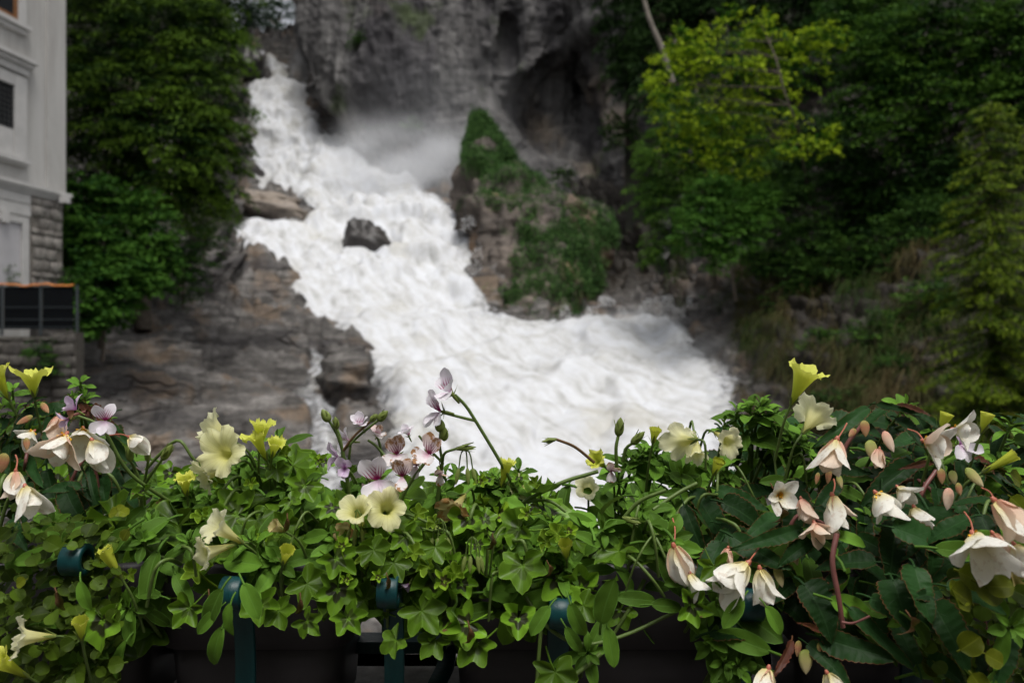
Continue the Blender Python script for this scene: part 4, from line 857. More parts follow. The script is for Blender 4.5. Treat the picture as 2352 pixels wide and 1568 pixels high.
F_PELS = petal_mat('striped_pelargonium_petal', (0.85, 0.79, 0.86), (0.86, 0.82, 0.87), (0.38, 0.02, 0.16), (0.72, 0.55, 0.72), 0.2, transl=0.3, stripes=(0.34, 0.012, 0.13))
F_PELSB = petal_mat('dried_striped_petal', (0.80, 0.68, 0.70), (0.70, 0.52, 0.42), (0.22, 0.01, 0.06), (0.5, 0.2, 0.25), 0.2, transl=0.2, stripes=(0.20, 0.008, 0.06), brown=0.9)
F_PELL = petal_mat('lilac_pelargonium_petal', (0.72, 0.56, 0.76), (0.78, 0.66, 0.81), (0.50, 0.16, 0.46), (0.60, 0.36, 0.62), 0.3, transl=0.3)
M_STAM = plain('yellow_stamen', (0.80, 0.42, 0.02), 0.6, 0.3, 200, 0.3)
M_SEPAL = plain('sepal', (0.17, 0.22, 0.05), 0.55, 0.3, 90, 0.35)

# ------------------------------------------------------------------ plant shapes
def blade(L, Wd, prof, fold=0.25, curl=0.25, wave=0.0, teeth=0.0, ntooth=9, nt_=10, ns=3, asym=1.0, bend=0.0, seed=0, petiole=0.0, pr=0.0011, cup=0.0, twist=0.0):
    rg = np.random.default_rng(seed); t = np.linspace(0, 1, nt_); s = np.linspace(-1, 1, 2 * ns + 1); Tt, Ss = np.meshgrid(t, s, indexing='ij')
    w = Wd / 2 * prof(Tt); w = np.where(Ss < 0, w * asym, w / asym)
    edge = np.abs(Ss) ** 4
    if teeth: sw = (Tt * ntooth) % 1.0; w = w * (1 + edge * teeth * (sw - 0.5) * 2 * (Tt < 0.97) + edge * rg.normal(0, teeth * 0.15, Tt.shape))
    ph_ = rg.uniform(0, 6.28); x = Ss * w; y = L * Tt
    z = fold * np.abs(x) + cup * (Ss ** 2) * w - curl * L * Tt ** 2 + wave * L * np.abs(Ss) ** 1.5 * np.sin(Tt * 11 + ph_ + 1.3 * np.sign(Ss)) + 0.012 * L * rg.normal(0, 1, Tt.shape) * np.abs(Ss)
    x = x + bend * L * Tt ** 2 + twist * z
    y = y - 0.35 * curl * L * Tt ** 2 * Tt
    Vb = np.stack([x, y, z], -1).reshape(-1, 3); uv = np.stack([np.abs(Ss), Tt], -1).reshape(-1, 2); parts = [(Vb, grid_faces(nt_, 2 * ns + 1), uv)]
    if petiole:
        p = spline([(0, -petiole, -petiole * 0.35), (0, -petiole * .5, -petiole * .08), (0, L * 0.03, 0)], 5); Vt_, Ft_ = tube(p, pr, 5); parts.append((Vt_, Ft_, np.tile([[0.02, 0.3]], (len(Vt_), 1))))
    return join(parts)

def p_ovate(t): return np.clip(1.45 * np.clip(t + 0.02, 0, 1) ** 0.55 * np.clip(1 - t, 0, 1) ** 0.62, 0.02, 1)
def p_spat(t): return np.clip(np.sin(math.pi * np.clip(t, 0, 1) ** 1.25) ** 0.75, 0.06, 1)
def p_round(t): return np.sqrt(np.clip(1 - (2 * t - 1) ** 2, 0.0, 1)) * 0.98 + 0.02
def p_beg(t): return np.clip(1.62 * np.clip(t + 0.015, 0, 1) ** 0.36 * np.clip(1 - t, 0, 1) ** 0.82, 0.01, 1.1)
def p_obov(t): return np.clip(np.sin(math.pi * (0.06 + 0.94 * t) ** 1.9) ** 0.6, 0.10, 1)
def p_bpet(t): return np.clip(np.sin(math.pi * (0.09 + 0.91 * t) ** 1.12) ** 0.62, 0.03, 1)
def p_tip(t): return np.clip((1 - t) ** 0.7 * (0.35 + 0.65 * np.sin(math.pi * np.minimum(t * 1.6 + .15, 1.0) / 2)), 0.01, 1)

def pel_leaf(R, seed, young=False):
    rg = np.random.default_rng(seed); nth, nr = 53, 6; th = np.linspace(-158, 158, nth); rho = np.linspace(0, 1, nr)
    lob = 62 if not young else 66; ph_ = th / lob; k = np.round(np.clip(ph_, -2, 2)); dd_ = np.clip(np.abs(ph_ - k) * 2, 0, 1.3)
    depth = 0.37 if not young else 0.46
    r = R * (1 - depth * np.clip(dd_, 0, 1) ** 1.05) * (1 - 0.07 * np.abs(k)) * np.interp(np.abs(th), [0, 125, 158], [1, 0.95, 0.62]); r *= 1 + 0.05 * np.sin(th / 9 + seed) + rg.normal(0, 0.012, nth)
    a = np.radians(th); X = rho[:, None] * (r * np.sin(a))[None]; Yy = rho[:, None] * (r * np.cos(a))[None]
    cup = rg.uniform(0.10, 0.42) if not young else rg.uniform(0.35, 0.6)
    Z = R * (cup * rho[:, None] ** 2 + rho[:, None] * 0.13 * (dd_[None] - 0.5) + 0.09 * rho[:, None] ** 2 * np.sin(3 * a + seed)[None] + 0.05 * rho[:, None] ** 3 * np.sin(8 * a + 2.3 * seed)[None])
    Z += R * rg.uniform(-0.25, 0.1) * (Yy / R) ** 2 + 0.015 * R * rg.normal(0, 1, Z.shape) * rho[:, None]
    Vv_ = np.stack([X, Yy, Z], -1).reshape(-1, 3); uv = np.stack([np.repeat(rho[:, None], nth, 1), np.repeat(np.clip(dd_, 0, 1)[None], nr, 0)], -1).reshape(-1, 2)
    parts = [(Vv_, grid_faces(nr, nth), uv)]
    p = spline([(0, -R * 0.9, -R * 0.9), (0, -R * .3, -R * .5), (0, 0, -0.0005)], 6); Vt_, Ft_ = tube(p, 0.0010, 5); parts.append((Vt_, Ft_, np.tile([[0.7, 0.5]], (len(Vt_), 1))))
    return join(parts)

def cachem(name, gen, n, mat, **kw):
    out = []
    for k in range(n):
        Vv_, Ff_, uv = gen(k); out.append(mesh_from(name, Vv_, Ff_, uv=uv, mats=(mat,)))
    return out
rr_ = random.Random(5)
MESH = {
 'pet': cachem('petunia_leaf', lambda k: blade(0.040, 0.021 + 0.003 * (k % 3), p_ovate, 0.22 + 0.1 * (k % 2), 0.10 + 0.09 * (k % 4), 0.012, seed=k, petiole=0.012, cup=0.05 * (k % 3), bend=0.06 * ((k % 3) - 1)), 9, V_PET),
 'shoot': cachem('petunia_shoot_leaf', lambda k: blade(0.030, 0.0115 + 0.0015 * (k % 3), p_spat, 0.30, 0.10 + 0.12 * (k % 4), 0.015, seed=20 + k, petiole=0.004, cup=0.12, bend=0.08 * ((k % 3) - 1)), 8, V_PET),
 'pel': cachem('pelargonium_leaf', lambda k: pel_leaf(0.026, k), 9, V_PEL),
 'pely': cachem('pelargonium_young_leaf', lambda k: pel_leaf(0.016, 40 + k, True), 6, V_PELY),
 'beg': cachem('begonia_leaf', lambda k: blade(0.062, 0.027 + 0.003 * (k % 3), p_beg, 0.24, 0.12 + 0.10 * (k % 3), 0.02, teeth=0.085, ntooth=12, nt_=38, ns=3, asym=(1.18 if k % 2 else 0.85), bend=0.10 * (1 if k % 2 else -1), seed=60 + k, petiole=0.012), 8, V_BEG),
 'begr': cachem('begonia_young_leaf', lambda k: blade(0.045, 0.014, p_beg, 0.4, 0.2, 0.02, teeth=0.18, ntooth=8, nt_=26, ns=3, asym=1.12, bend=0.1, seed=80 + k, petiole=0.006), 3, V_BEGR),
 'jen': cachem('creeping_jenny_leaf', lambda k: blade(0.0165, 0.0165, p_round, 0.10, 0.10 * (k % 3), 0.02, nt_=8, ns=3, seed=90 + k, cup=0.12, petiole=0.003), 6, V_JEN),
 'jenb': cachem('golden_leaf', lambda k: blade(0.024, 0.024, p_round, 0.06, 0.12 * (k % 2), 0.03, nt_=9, ns=3, seed=100 + k, cup=0.1, petiole=0.003), 4, V_JENB),
 'dry': cachem('withered_leaf', lambda k: blade(0.030, 0.013, p_ovate, 1.4, 0.9, 0.16, seed=110 + k, petiole=0.008, cup=0.5, bend=0.2, nt_=12), 4, V_DRY),
 'sepal': cachem('sepal', lambda k: blade(0.013, 0.0042, p_tip, 0.3, -0.15 + 0.15 * k, 0.0, nt_=6, ns=1, seed=120 + k), 3, M_SEPAL),
}

def frame(p, d, n):
    """world matrix with local Y along d and local Z near n"""
    d = np.asarray(d, float); d = d / np.linalg.norm(d); n = np.asarray(n, float); x = np.cross(d, n)
    if np.linalg.norm(x) < 1e-5: x = np.cross(d, [0.3, 0.5, 0.8])
    x /= np.linalg.norm(x); z = np.cross(x, d)
    M = Matrix.Identity(4)
    for i in range(3): M[i][0], M[i][1], M[i][2], M[i][3] = x[i], d[i], z[i], p[i]
    return M
def frame_z(p, zdir, up):
    zdir = np.asarray(zdir, float); zdir /= np.linalg.norm(zdir); y = np.asarray(up, float) - zdir * (np.asarray(up) @ zdir)
    if np.linalg.norm(y) < 1e-4: y = np.array([0.1, 1, 0.1]) - zdir * (np.array([.1, 1, .1]) @ zdir)
    return frame(p, y, zdir)
def di(du, up, tow):
    v = np.array([du, -tow, up], float); return v / np.linalg.norm(v)

# front of the planting: depth of the leaf surface for a place in the picture
def yfront(u, v):
    y = 0.875 + 0.135 * smooth(1260, 1040, v) - 0.02 * smooth(1300, 1450, v)
    return float(y - 0.09 * smooth(1850, 2300, u) - 0.03 * smooth(1500, 1800, u) * smooth(1100, 1300, v))

# ------------------------------------------------------------------ the plants themselves
PLANTS = {}
def plant(key, kind, u, name, label, cat, v=1340):
    p = at(u, v, 0.99); o = empty(name, p); tag(o, label, cat, {'petunia': 'petunias in the planter boxes', 'pelargonium': 'ivy-leaved pelargoniums in the planter boxes', 'begonia': 'begonias in the planter boxes', 'jenny': 'creeping plants over the box edges'}[kind]); PLANTS[key] = (o, kind, u, p)
plant('P1', 'petunia', 60, 'petunia', 'petunia at the left edge with two upright yellow trumpets against the wall', 'petunia')
plant('P2', 'petunia', 240, 'petunia', 'petunia with narrow lime trumpets low beside the leftmost teal scroll', 'petunia')
plant('P3', 'petunia', 540, 'petunia', 'petunia with a stack of pale yellow flowers in front of the layered rock', 'petunia')
plant('P4', 'petunia', 850, 'petunia', 'petunia with yellow flowers tucked beneath the white and magenta pelargonium', 'petunia')
plant('P5', 'petunia', 1180, 'petunia', 'petunia with lime buds near the centre in front of the white water', 'petunia')
plant('P6', 'petunia', 1520, 'petunia', 'petunia with large fuzzy leaf rosettes and drooping pale flowers before the pool', 'petunia')
plant('P7', 'petunia', 1800, 'petunia', 'petunia with the tall lime-yellow trumpet standing above the others', 'petunia')
plant('P8', 'petunia', 2335, 'petunia', 'petunia at the right edge with green bud shoots', 'petunia')
plant('G1', 'pelargonium', 290, 'pelargonium', 'pelargonium with white and lilac flowers rising over the left begonia', 'pelargonium')
plant('G2', 'pelargonium', 700, 'pelargonium', 'pelargonium with a spent bud cluster and lilac flowers beside the side stream', 'pelargonium')
plant('G3', 'pelargonium', 930, 'pelargonium', 'pelargonium with white and magenta browning flowers', 'pelargonium')
plant('G4', 'pelargonium', 1090, 'pelargonium', 'pelargonium whose long stalk carries two white flowers over the water', 'pelargonium')
plant('G5', 'pelargonium', 1370, 'pelargonium', 'pelargonium with bare bud stalks before the white water', 'pelargonium')
plant('G6', 'pelargonium', 2240, 'pelargonium', 'pelargonium with one lilac flower behind the right begonia', 'pelargonium')
plant('B1', 'begonia', 130, 'begonia', 'begonia with hanging cream flowers at the left', 'begonia')
plant('B2', 'begonia', 1760, 'begonia', 'begonia with big white flowers over the teal scroll right of centre', 'begonia')
plant('B3', 'begonia', 2120, 'begonia', 'large dark-leaved begonia with peach buds at the right', 'begonia')
plant('J1', 'jenny', 20, 'creeping_jenny', 'small round-leaved creeper in the lower left corner behind the cream trumpet', 'creeper')
plant('J3', 'jenny', 185, 'creeping_jenny', 'small round-leaved creeper beside the leftmost teal scroll', 'creeper')
plant('J2', 'jenny', 2290, 'creeping_jenny', 'round-leaved creeper with a few golden leaves at the lower right', 'creeper')
def near(kind, u): return min((k for k in PLANTS if PLANTS[k][1] == kind), key=lambda k: abs(PLANTS[k][2] - u))
def put(key, name, me, M, scale=1.0, parent=None):
    if parent is None:
        t = PLANTS[key]; M = Matrix.Translation(Vector([-float(x) for x in t[3]])) @ M; parent = t[0]
    if scale != 1.0: M = M @ Matrix.Scale(scale, 4)
    return link(name, me, parent, None, M)
def stem(key, pts, rpx, mat=M_STEM, name='stem', n=16):
    """pts (u,v,Y); radius in picture units at the first point"""
    P_ = spline([at(*q) for q in pts], n); r = rpx * pts[0][2] / FPX; t = PLANTS[key]; Vt_, Ft_ = tube(P_, [r, r * 0.85], 7)
    return link(name, mesh_from(name, rel(Vt_, t[3]), Ft_), t[0], mat)

rg = random.Random(11); LEAFN = {'pet': 'leaf', 'shoot': 'leaf', 'pel': 'leaf', 'pely': 'leaf', 'beg': 'leaf', 'begr': 'leaf', 'jen': 'leaf', 'jenb': 'leaf', 'dry': 'withered_leaf'}
KOF = {'pet': 'petunia', 'shoot': 'petunia', 'pel': 'pelargonium', 'pely': 'pelargonium', 'beg': 'begonia', 'begr': 'begonia', 'jen': 'jenny', 'jenb': 'jenny', 'dry': 'petunia'}
LPX = {'pet': 82, 'shoot': 62, 'pel': 104, 'pely': 62, 'beg': 124, 'begr': 90, 'jen': 34, 'jenb': 49, 'dry': 68}      # natural length in picture units at 0.9 m
def leaf(kind, p, d, n, scale=1.0, key=None):
    u = p[0] / p[1] * FPX + 1176
    return put(key or near(KOF[kind], u), LEAFN[kind], rg.choice(MESH[kind]), frame(p, d, n), scale)

def shoot(u, v, size, d, key=None, Y=None, n=11, buds=False, stemlen=0.07):
    """petunia shoot tip: whorled spoon-shaped leaves round a stem"""
    Y = Y or yfront(u, v) - 0.015; p = at(u, v, Y); d = di(*d); key = key or near('petunia', u); sc_ = size / 62.0 * 0.92; L = 0.030 * sc_ * 2
    a1 = np.cross(d, [0.2, 0.4, 0.9]); a1 /= np.linalg.norm(a1); a2 = np.cross(d, a1); ph0 = rg.uniform(0, 6.28)
    for k in range(n):
        f = k / (n - 1); a = ph0 + k * 2.399; el = math.radians(18 + 66 * f ** 0.8 + rg.uniform(-9, 9)); rad = a1 * math.cos(a) + a2 * math.sin(a)
        dd_ = d * math.cos(el) + rad * math.sin(el); nn = d * math.sin(el) - rad * math.cos(el)
        leaf('shoot' if f < 0.75 else rg.choice(['shoot', 'pet']), p - d * (0.10 + 0.75 * f) * L * 0.38 + rad * 0.002, dd_, nn, sc_ * (0.38 + 0.72 * f ** 0.8) * rg.uniform(0.85, 1.15), key)
    b0 = p - d * 0.004; b1 = p - d * stemlen * 0.6 + np.array([0, 0.01, -0.01]); b2 = p - d * stemlen + np.array([0, 0.03, -0.04])
    t = PLANTS[key]; Vt_, Ft_ = tube(spline([b2, b1, b0], 8), [0.0022, 0.0016], 6); link('stem', mesh_from('stem', rel(Vt_, t[3]), Ft_), t[0], M_STEM)

def petunia_mesh(R, open_, seed, tube_l=0.030, ruf=0.10, fold=0.0, r1=0.0075):
    rg_ = np.random.default_rng(seed); nth, nr = 50, 17; th = np.linspace(0, 2 * math.pi, nth, endpoint=False); t = np.linspace(0, 1, nr)
    cusp = np.abs(np.cos(2.5 * th)) ** 0.55; lobe = (0.62 + 0.38 * cusp if open_ > 0.6 else 0.50 + 0.50 * cusp)
    irr = 1 + 0.14 * np.sin(th + rg_.uniform(0, 6)) + 0.10 * np.sin(2 * th + rg_.uniform(0, 6))
    op = open_ * (1 + 0.22 * np.sin(th + rg_.uniform(0, 6)) + 0.12 * np.sin(3 * th + rg_.uniform(0, 6)))
    r = np.full(nth, 0.0022); z = np.zeros(nth); rows = [np.stack([r * np.cos(th), r * np.sin(th), z], -1)]; ph_ = rg_.uniform(0, 6, 4)
    for k in range(1, nr):
        f = t[k]
        if f <= 0.45:
            g = f / 0.45; rr2 = 0.0022 + (r1 - 0.0022) * g ** 1.4; r = np.full(nth, rr2) * (1 + 0.06 * np.cos(5 * th) * g); z = np.full(nth, tube_l * g)
        else:
            g = (f - 0.45) / 0.55; ds = (R - r1) * 1.15 / (0.55 * (nr - 1)) * lobe * irr; ang = np.radians(18) + op * np.radians(88) * g ** 0.75
            r = r + np.sin(ang) * ds; z = z + np.cos(ang) * ds
        g2 = max(0, (f - 0.5) / 0.5)
        zz = z + ruf * R * g2 ** 2 * (0.55 * np.sin(5 * th + ph_[0]) + 0.5 * np.sin(11 * th + ph_[1]) * g2 + 0.42 * np.sin(21 * th + ph_[2]) * g2 ** 3 + rg_.normal(0, 0.32, nth) * g2 ** 4)
        rr3 = r * (1 + 0.05 * ruf * 10 * g2 ** 3 * np.sin(17 * th + ph_[3]) * 0.5)
        rows.append(np.stack([rr3 * np.cos(th), rr3 * np.sin(th), zz], -1))
    Vv_ = np.concatenate(rows); uv = np.stack([np.tile(th * 5 / 6.283 * 1.0, nr), np.repeat(t, nth)], -1)
    return Vv_, grid_faces(nr, nth, wrap=True), uv
PETM = {}
def petunia(u, v, d, size, open_=0.8, mat=F_PET, seed=0, key=None, Y=None, name='flower', ruf=0.10, tl=0.030, r1=0.0075, up=(0, 0, 1)):
    """mouth of the trumpet at (u,v), opening along d, limb diameter size"""
    Y = (Y or yfront(u, v) - 0.03) - (0.03 if v > 1130 else 0); dz = di(*d); R = size * 0.53 * Y / FPX; p = at(u, v, Y) - dz * tl * 0.95; key = key or near('petunia', u)
    me = mesh_from('petunia_flower', *petunia_mesh(R, open_, seed, tl, ruf, r1=r1)[:2], uv=petunia_mesh(R, open_, seed, tl, ruf, r1=r1)[2], mats=(mat,))
    o = put(key, name, me, frame_z(p, dz, up))
    for k in range(5):
        a = k * 1.2566 + 0.3; rad = np.array([math.cos(a), math.sin(a), 0]); dd_ = rad * 0.45 + np.array([0, 0, 0.9])
        put(key, 'sepal', MESH['sepal'][k % 3], frame(rad * 0.0018 + np.array([0, 0, -0.001]), dd_, np.array([0, 0, 1.0]) - rad), 1.0, parent=o)
    b0 = p + dz * 0.001; b1 = p - dz * 0.02 + np.array([0, 0.004, -0.006]); b2 = p - dz * 0.03 + np.array([0, 0.02, -0.04]); t = PLANTS[key]
    Vt_, Ft_ = tube(spline([b2, b1, b0], 8), [0.0016, 0.0014], 6); link('flower_stalk', mesh_from('flower_stalk', rel(Vt_, t[3]), Ft_), t[0], M_STEM)
    return o

def petal_me(name, L, Wd, prof, mat, seed, **kw):
    Vv_, Ff_, uv = blade(L, Wd, prof, nt_=11, ns=4, seed=seed, **kw); x = Vv_[:, 0]
    uv = uv.copy(); uv[:, 0] = x / Wd * 2; return mesh_from(name, Vv_, Ff_, uv=uv, mats=(mat,))
PEL_UP = {m.name: [petal_me('petal', 0.026, 0.016, p_obov, m, 200 + k, fold=0.15, curl=-0.10 + 0.22 * k, wave=0.02, cup=0.1) for k in range(3)] for m in (F_PELS, F_PELSB, F_PELL)}
PEL_LO = {m.name: [petal_me('petal', 0.023, 0.0145, p_obov, m, 220 + k, fold=0.05, curl=0.05 + 0.15 * k, wave=0.015, cup=0.18) for k in range(3)] for m in (F_PELW, F_PELB, F_PELL)}
def pelarg(u, v, d, size, upm=F_PELS, lom=F_PELW, key=None, Y=None, open_=1.0, roll=0.0, lower=(0, 1, 2), stalk=None):
    """pelargonium flower facing d; two upper striped petals, three lower"""
    Y = Y or yfront(u, v) - 0.02; dz = di(*d); p = at(u, v, Y); key = key or near('pelargonium', u); sc_ = 1.18 * size * Y / FPX / 0.050
    upv = np.array([math.sin(roll), 0, math.cos(roll)]); M = frame_z(p, dz, upv)
    parts = [tube(np.array([(0, 0, -0.014), (0, 0, -0.006), (0, 0, 0.001)]), [0.0010, 0.0018, 0.0013], 7)]
    Vv_, Ff_, _ = join(parts); o = put(key, 'flower', mesh_from('flower', Vv_, Ff_, mats=(M_SEPAL,)), M, sc_)
    for k, ang in enumerate((-24, 24)):
        a = math.radians(90 + ang); ra = np.array([math.cos(a), math.sin(a), 0]); tl = math.radians(30 + 30 * (1 - open_) + rg.uniform(-8, 8)); dd_ = ra * math.cos(tl) + np.array([0, 0, 1]) * math.sin(tl)
        put(key, 'petal', rg.choice(PEL_UP[upm.name]), frame(np.array([0, 0, 0.0006 * k]), dd_, np.array([0, 0, 1.0]) - ra * 0.5), rg.uniform(0.9, 1.1), parent=o)
    for k in lower:
        a = math.radians(-90 + (k - 1) * 44 + rg.uniform(-6, 6)); ra = np.array([math.cos(a), math.sin(a), 0]); tl = math.radians(34 + 35 * (1 - open_) + rg.uniform(-10, 10)); dd_ = ra * math.cos(tl) + np.array([0, 0, 1]) * math.sin(tl)
        put(key, 'petal', rg.choice(PEL_LO[lom.name]), frame(np.array([0, 0, 0.0005 * k]), dd_, np.array([0, 0, 1.0]) - ra * 0.5), rg.uniform(0.9, 1.1), parent=o)
    for k in range(5):
        a = k * 1.2566 + 0.3; rad = np.array([math.cos(a), math.sin(a), 0]); put(key, 'sepal', MESH['sepal'][k % 3], frame(np.array([0, 0, -0.004]), rad * 0.85 + np.array([0, 0, 0.45]), np.array([0, 0, 1.0]) - rad), 0.85, parent=o)
    if stalk: stem(key, [stalk, ((stalk[0] + u) / 2, (stalk[1] + v) / 2 - 6, (stalk[2] + Y) / 2), (u, v, Y + 0.004)], 3.2, name='flower_stalk', n=8)
    return o

BEG_P = {m.name: [petal_me('petal', 0.036, 0.026 - 0.003 * (k % 3), p_bpet, m, 240 + k, fold=0.06, curl=-0.14 + 0.09 * k, wave=0.02, cup=0.42, teeth=0.0) for k in range(4)] for m in (F_BEG, F_BEGP)}
def stamens(n=26):
    r_ = np.random.default_rng(3); parts = []
    for k in range(n):
        d_ = r_.normal(size=3); d_[2] = abs(d_[2]) + 0.7; d_ /= np.linalg.norm(d_); L_ = r_.uniform(0.005, 0.0105); parts.append(tube(np.array([(0, 0, 0), d_ * L_ * 0.6, d_ * L_ * 0.75, d_ * L_]), [0.0005, 0.0005, 0.0012, 0.0008], 5))
    return join(parts)
_sv = stamens(); STAM = mesh_from('stamens', _sv[0], _sv[1], mats=(M_STAM,))
def begonia(u, v, d, size, open_=0.5, n=5, mat=F_BEG, key=None, Y=None, stam=False, stalk=None, wide=1.0, seed=None, mat2=None):
    """hanging begonia flower: base at (u,v), petals spreading along d"""
    Y = (Y or yfront(u, v) - 0.03) - (0.025 if v > 1000 else 0); dz = di(*d); p = at(u, v, Y); key = key or near('begonia', u); sc_ = 1.14 * size * Y / FPX / 0.036; r_ = random.Random(seed if seed is not None else u * 7 + v)
    Vv_, Ff_ = tube(np.array([(0, 0, -0.004), (0, 0, -0.001), (0, 0, 0.002)]), [0.0012, 0.0026, 0.0015], 7); o = put(key, 'flower', mesh_from('flower', Vv_, Ff_, mats=(M_STEMR,)), frame_z(p, dz, (0.1, 0.2, 1)), sc_)
    a0 = r_.uniform(0, 6.28)
    for k in range(n):
        a = a0 + k * 6.283 / n + r_.uniform(-.15, .15); ra = np.array([math.cos(a), math.sin(a), 0]); el = math.radians(10 + 54 * open_ + r_.uniform(-8, 12) - (14 if k % 2 else 0)); dd_ = ra * math.sin(el) + np.array([0, 0, 1]) * math.cos(el)
        put(key, 'petal', r_.choice(BEG_P[(mat2 if (mat2 and k % 3 == 0) else mat).name]), frame(ra * 0.001 + np.array([0, 0, 0.0005 * (k % 2)]), dd_, np.array([0, 0, 1.0]) * math.sin(el) - ra * math.cos(el)) @ Matrix.Diagonal((wide, 1, 1, 1)), r_.uniform(0.85, 1.1), parent=o)
    if stam: put(key, 'stamens', STAM, Matrix.Identity(4), 0.9, parent=o)
    if stalk: stem(key, [stalk, ((stalk[0] + u) / 2 + 4, (stalk[1] + v) / 2 - 5, (stalk[2] + Y) / 2), (u, v, Y)], 1.9, M_STEMR, 'flower_stalk', 9)
    return o

def bud_mesh(L, Wd, flat, seed):
    t = np.linspace(0, 1, 12)[:, None]; th = np.linspace(0, 2 * math.pi, 20, endpoint=False)[None]; r = Wd / 2 * np.clip(1.75 * np.clip(t + 0.01, 0, 1) ** 0.5 * np.clip(1 - t, 0, 1) ** 0.78, 0.04, 1.05) * (1 + 0.06 * np.cos(2 * th) + 0.05 * np.cos(5 * th + seed))
    Vv_ = np.stack([r * np.cos(th), L * t + 0 * th, r * np.sin(th) * flat], -1).reshape(-1, 3); uv = np.stack([np.repeat(th * 0.8, 12, 0), np.repeat(t, 20, 1)], -1).reshape(-1, 2); return Vv_, grid_faces(12, 20, wrap=True), uv
def bud(u, v, d, L, Wd, mat, key=None, Y=None, flat=0.5, kind='begonia', stalk=None, smat=None, sepals=0):
    """bud with its base at (u,v)"""
    Y = Y or yfront(u, v) - 0.03; key = key or near(kind, u); s = Y / FPX * (0.82 if kind == 'begonia' else 1.0); Vv_, Ff_, uv = bud_mesh(L * s, Wd * s, flat, u); dd_ = di(*d); o = put(key, 'bud', mesh_from('bud', Vv_, Ff_, uv=uv, mats=(mat,)), frame(at(u, v, Y), dd_, (0.2, -1, 0.3)))
    for k in range(sepals):
        a = k * 6.283 / sepals; rad = np.array([math.cos(a), 0, math.sin(a)]); put(key, 'sepal', MESH['sepal'][k % 2], frame(rad * 0.0012, np.array([0, 1.0, 0]) + rad * 0.34, np.array([0, 1.0, 0]) * 0.3 - rad), L * s / 0.015, parent=o)
    if stalk: stem(key, [stalk, ((stalk[0] + u) / 2, (stalk[1] + v) / 2 - 4, (stalk[2] + Y) / 2), (u, v, Y)], 3.0, smat or M_STEM, 'flower_stalk', 8)
    return o

def begleaf(u0, v0, u1, v1, wpx, tow=0.0, Y=None, mat='beg', key=None, nrm=(0, 0.9, 0.6)):
    Y = Y or yfront(u0, v0) - 0.02; a = at(u0, v0, Y); c = at(u1, v1, Y - 0.04 - tow); d_ = c - a; L_ = np.linalg.norm(d_); n_ = np.array([nrm[0] + rg.uniform(-.3, .3), -nrm[1], nrm[2]]); base_l = 0.062 if mat == 'beg' else 0.045
    me = rg.choice(MESH[mat]); key = key or near('begonia', (u0 + u1) / 2); t = PLANTS[key]; M = Matrix.Translation(Vector([-float(x) for x in t[3]])) @ frame(a, d_, n_)
    sx = 0.84 * wpx * Y / FPX / (0.029 if mat == 'beg' else 0.014); sy = L_ / base_l * 1.05; o = link('leaf', me, t[0], None, M @ Matrix.Diagonal((sx, sy, (sx + sy) / 2, 1)))
    return o

# ------------------------------------------------------------------ placing: leaves filling the boxes
TOP = [(-100,915),(0,935),(60,915),(120,905),(200,900),(260,945),(310,1030),(340,1075),(420,1070),(480,1065),(560,1040),(600,1022),(660,1040),(705,1055),(750,1110),(850,1125),(960,1120),(1040,1105),(1100,1092),(1200,1085),(1260,1118),(1340,1130),(1400,1095),(1450,1060),(1500,1010),(1560,1045),(1620,1045),(1680,985),(1710,935),(1760,935),(1810,940),(1860,985),(1900,965),(1960,928),(2040,925),(2120,940),(2180,985),(2240,1000),(2290,980),(2352,930),(2460,930)]
BOT = [(-100,1600),(230,1600),(300,1520),(400,1420),(470,1400),(540,1365),(640,1375),(740,1405),(830,1420),(900,1390),(960,1440),(1060,1470),(1150,1440),(1240,1420),(1330,1430),(1420,1440),(1560,1430),(1650,1560),(1720,1560),(1760,1400),(1850,1440),(1980,1540),(2100,1500),(2180,1600),(2460,1600)]
def topv(u): return float(np.interp(u, [q[0] for q in TOP], [q[1] for q in TOP]))
def botv(u): return float(np.interp(u, [q[0] for q in BOT], [q[1] for q in BOT]))
def kinds(u, v):
    if u < 330 and v < 1150: return [('beg', .62), ('pet', .25), ('pel', .13)]
    if u < 250: return [('jen', .85), ('pet', .15)] if v > 1180 else [('pet', .5), ('pel', .2), ('jen', .3)]
    if u < 420: return [('pet', .55), ('pel', .40), ('pely', .05)]
    if u < 680: return [('pet', .55), ('pel', .37), ('pely', .08)]
    if u < 1340: return [('pel', .52), ('pet', .40), ('pely', .08)]
    if u < 1620: return [('pet', .72), ('pel', .24), ('pely', .04)]
    if u < 1900: return [('pet', .65), ('beg', .35)] if v < 1120 else ([('beg', .55), ('pet', .45)] if v < 1400 else [('pet', .8), ('beg', .2)])
    if v > 1260 and u > 2150: return [('jen', .65), ('jenb', .06), ('beg', .22), ('pet', .07)]
    return [('beg', .72), ('pet', .28)]
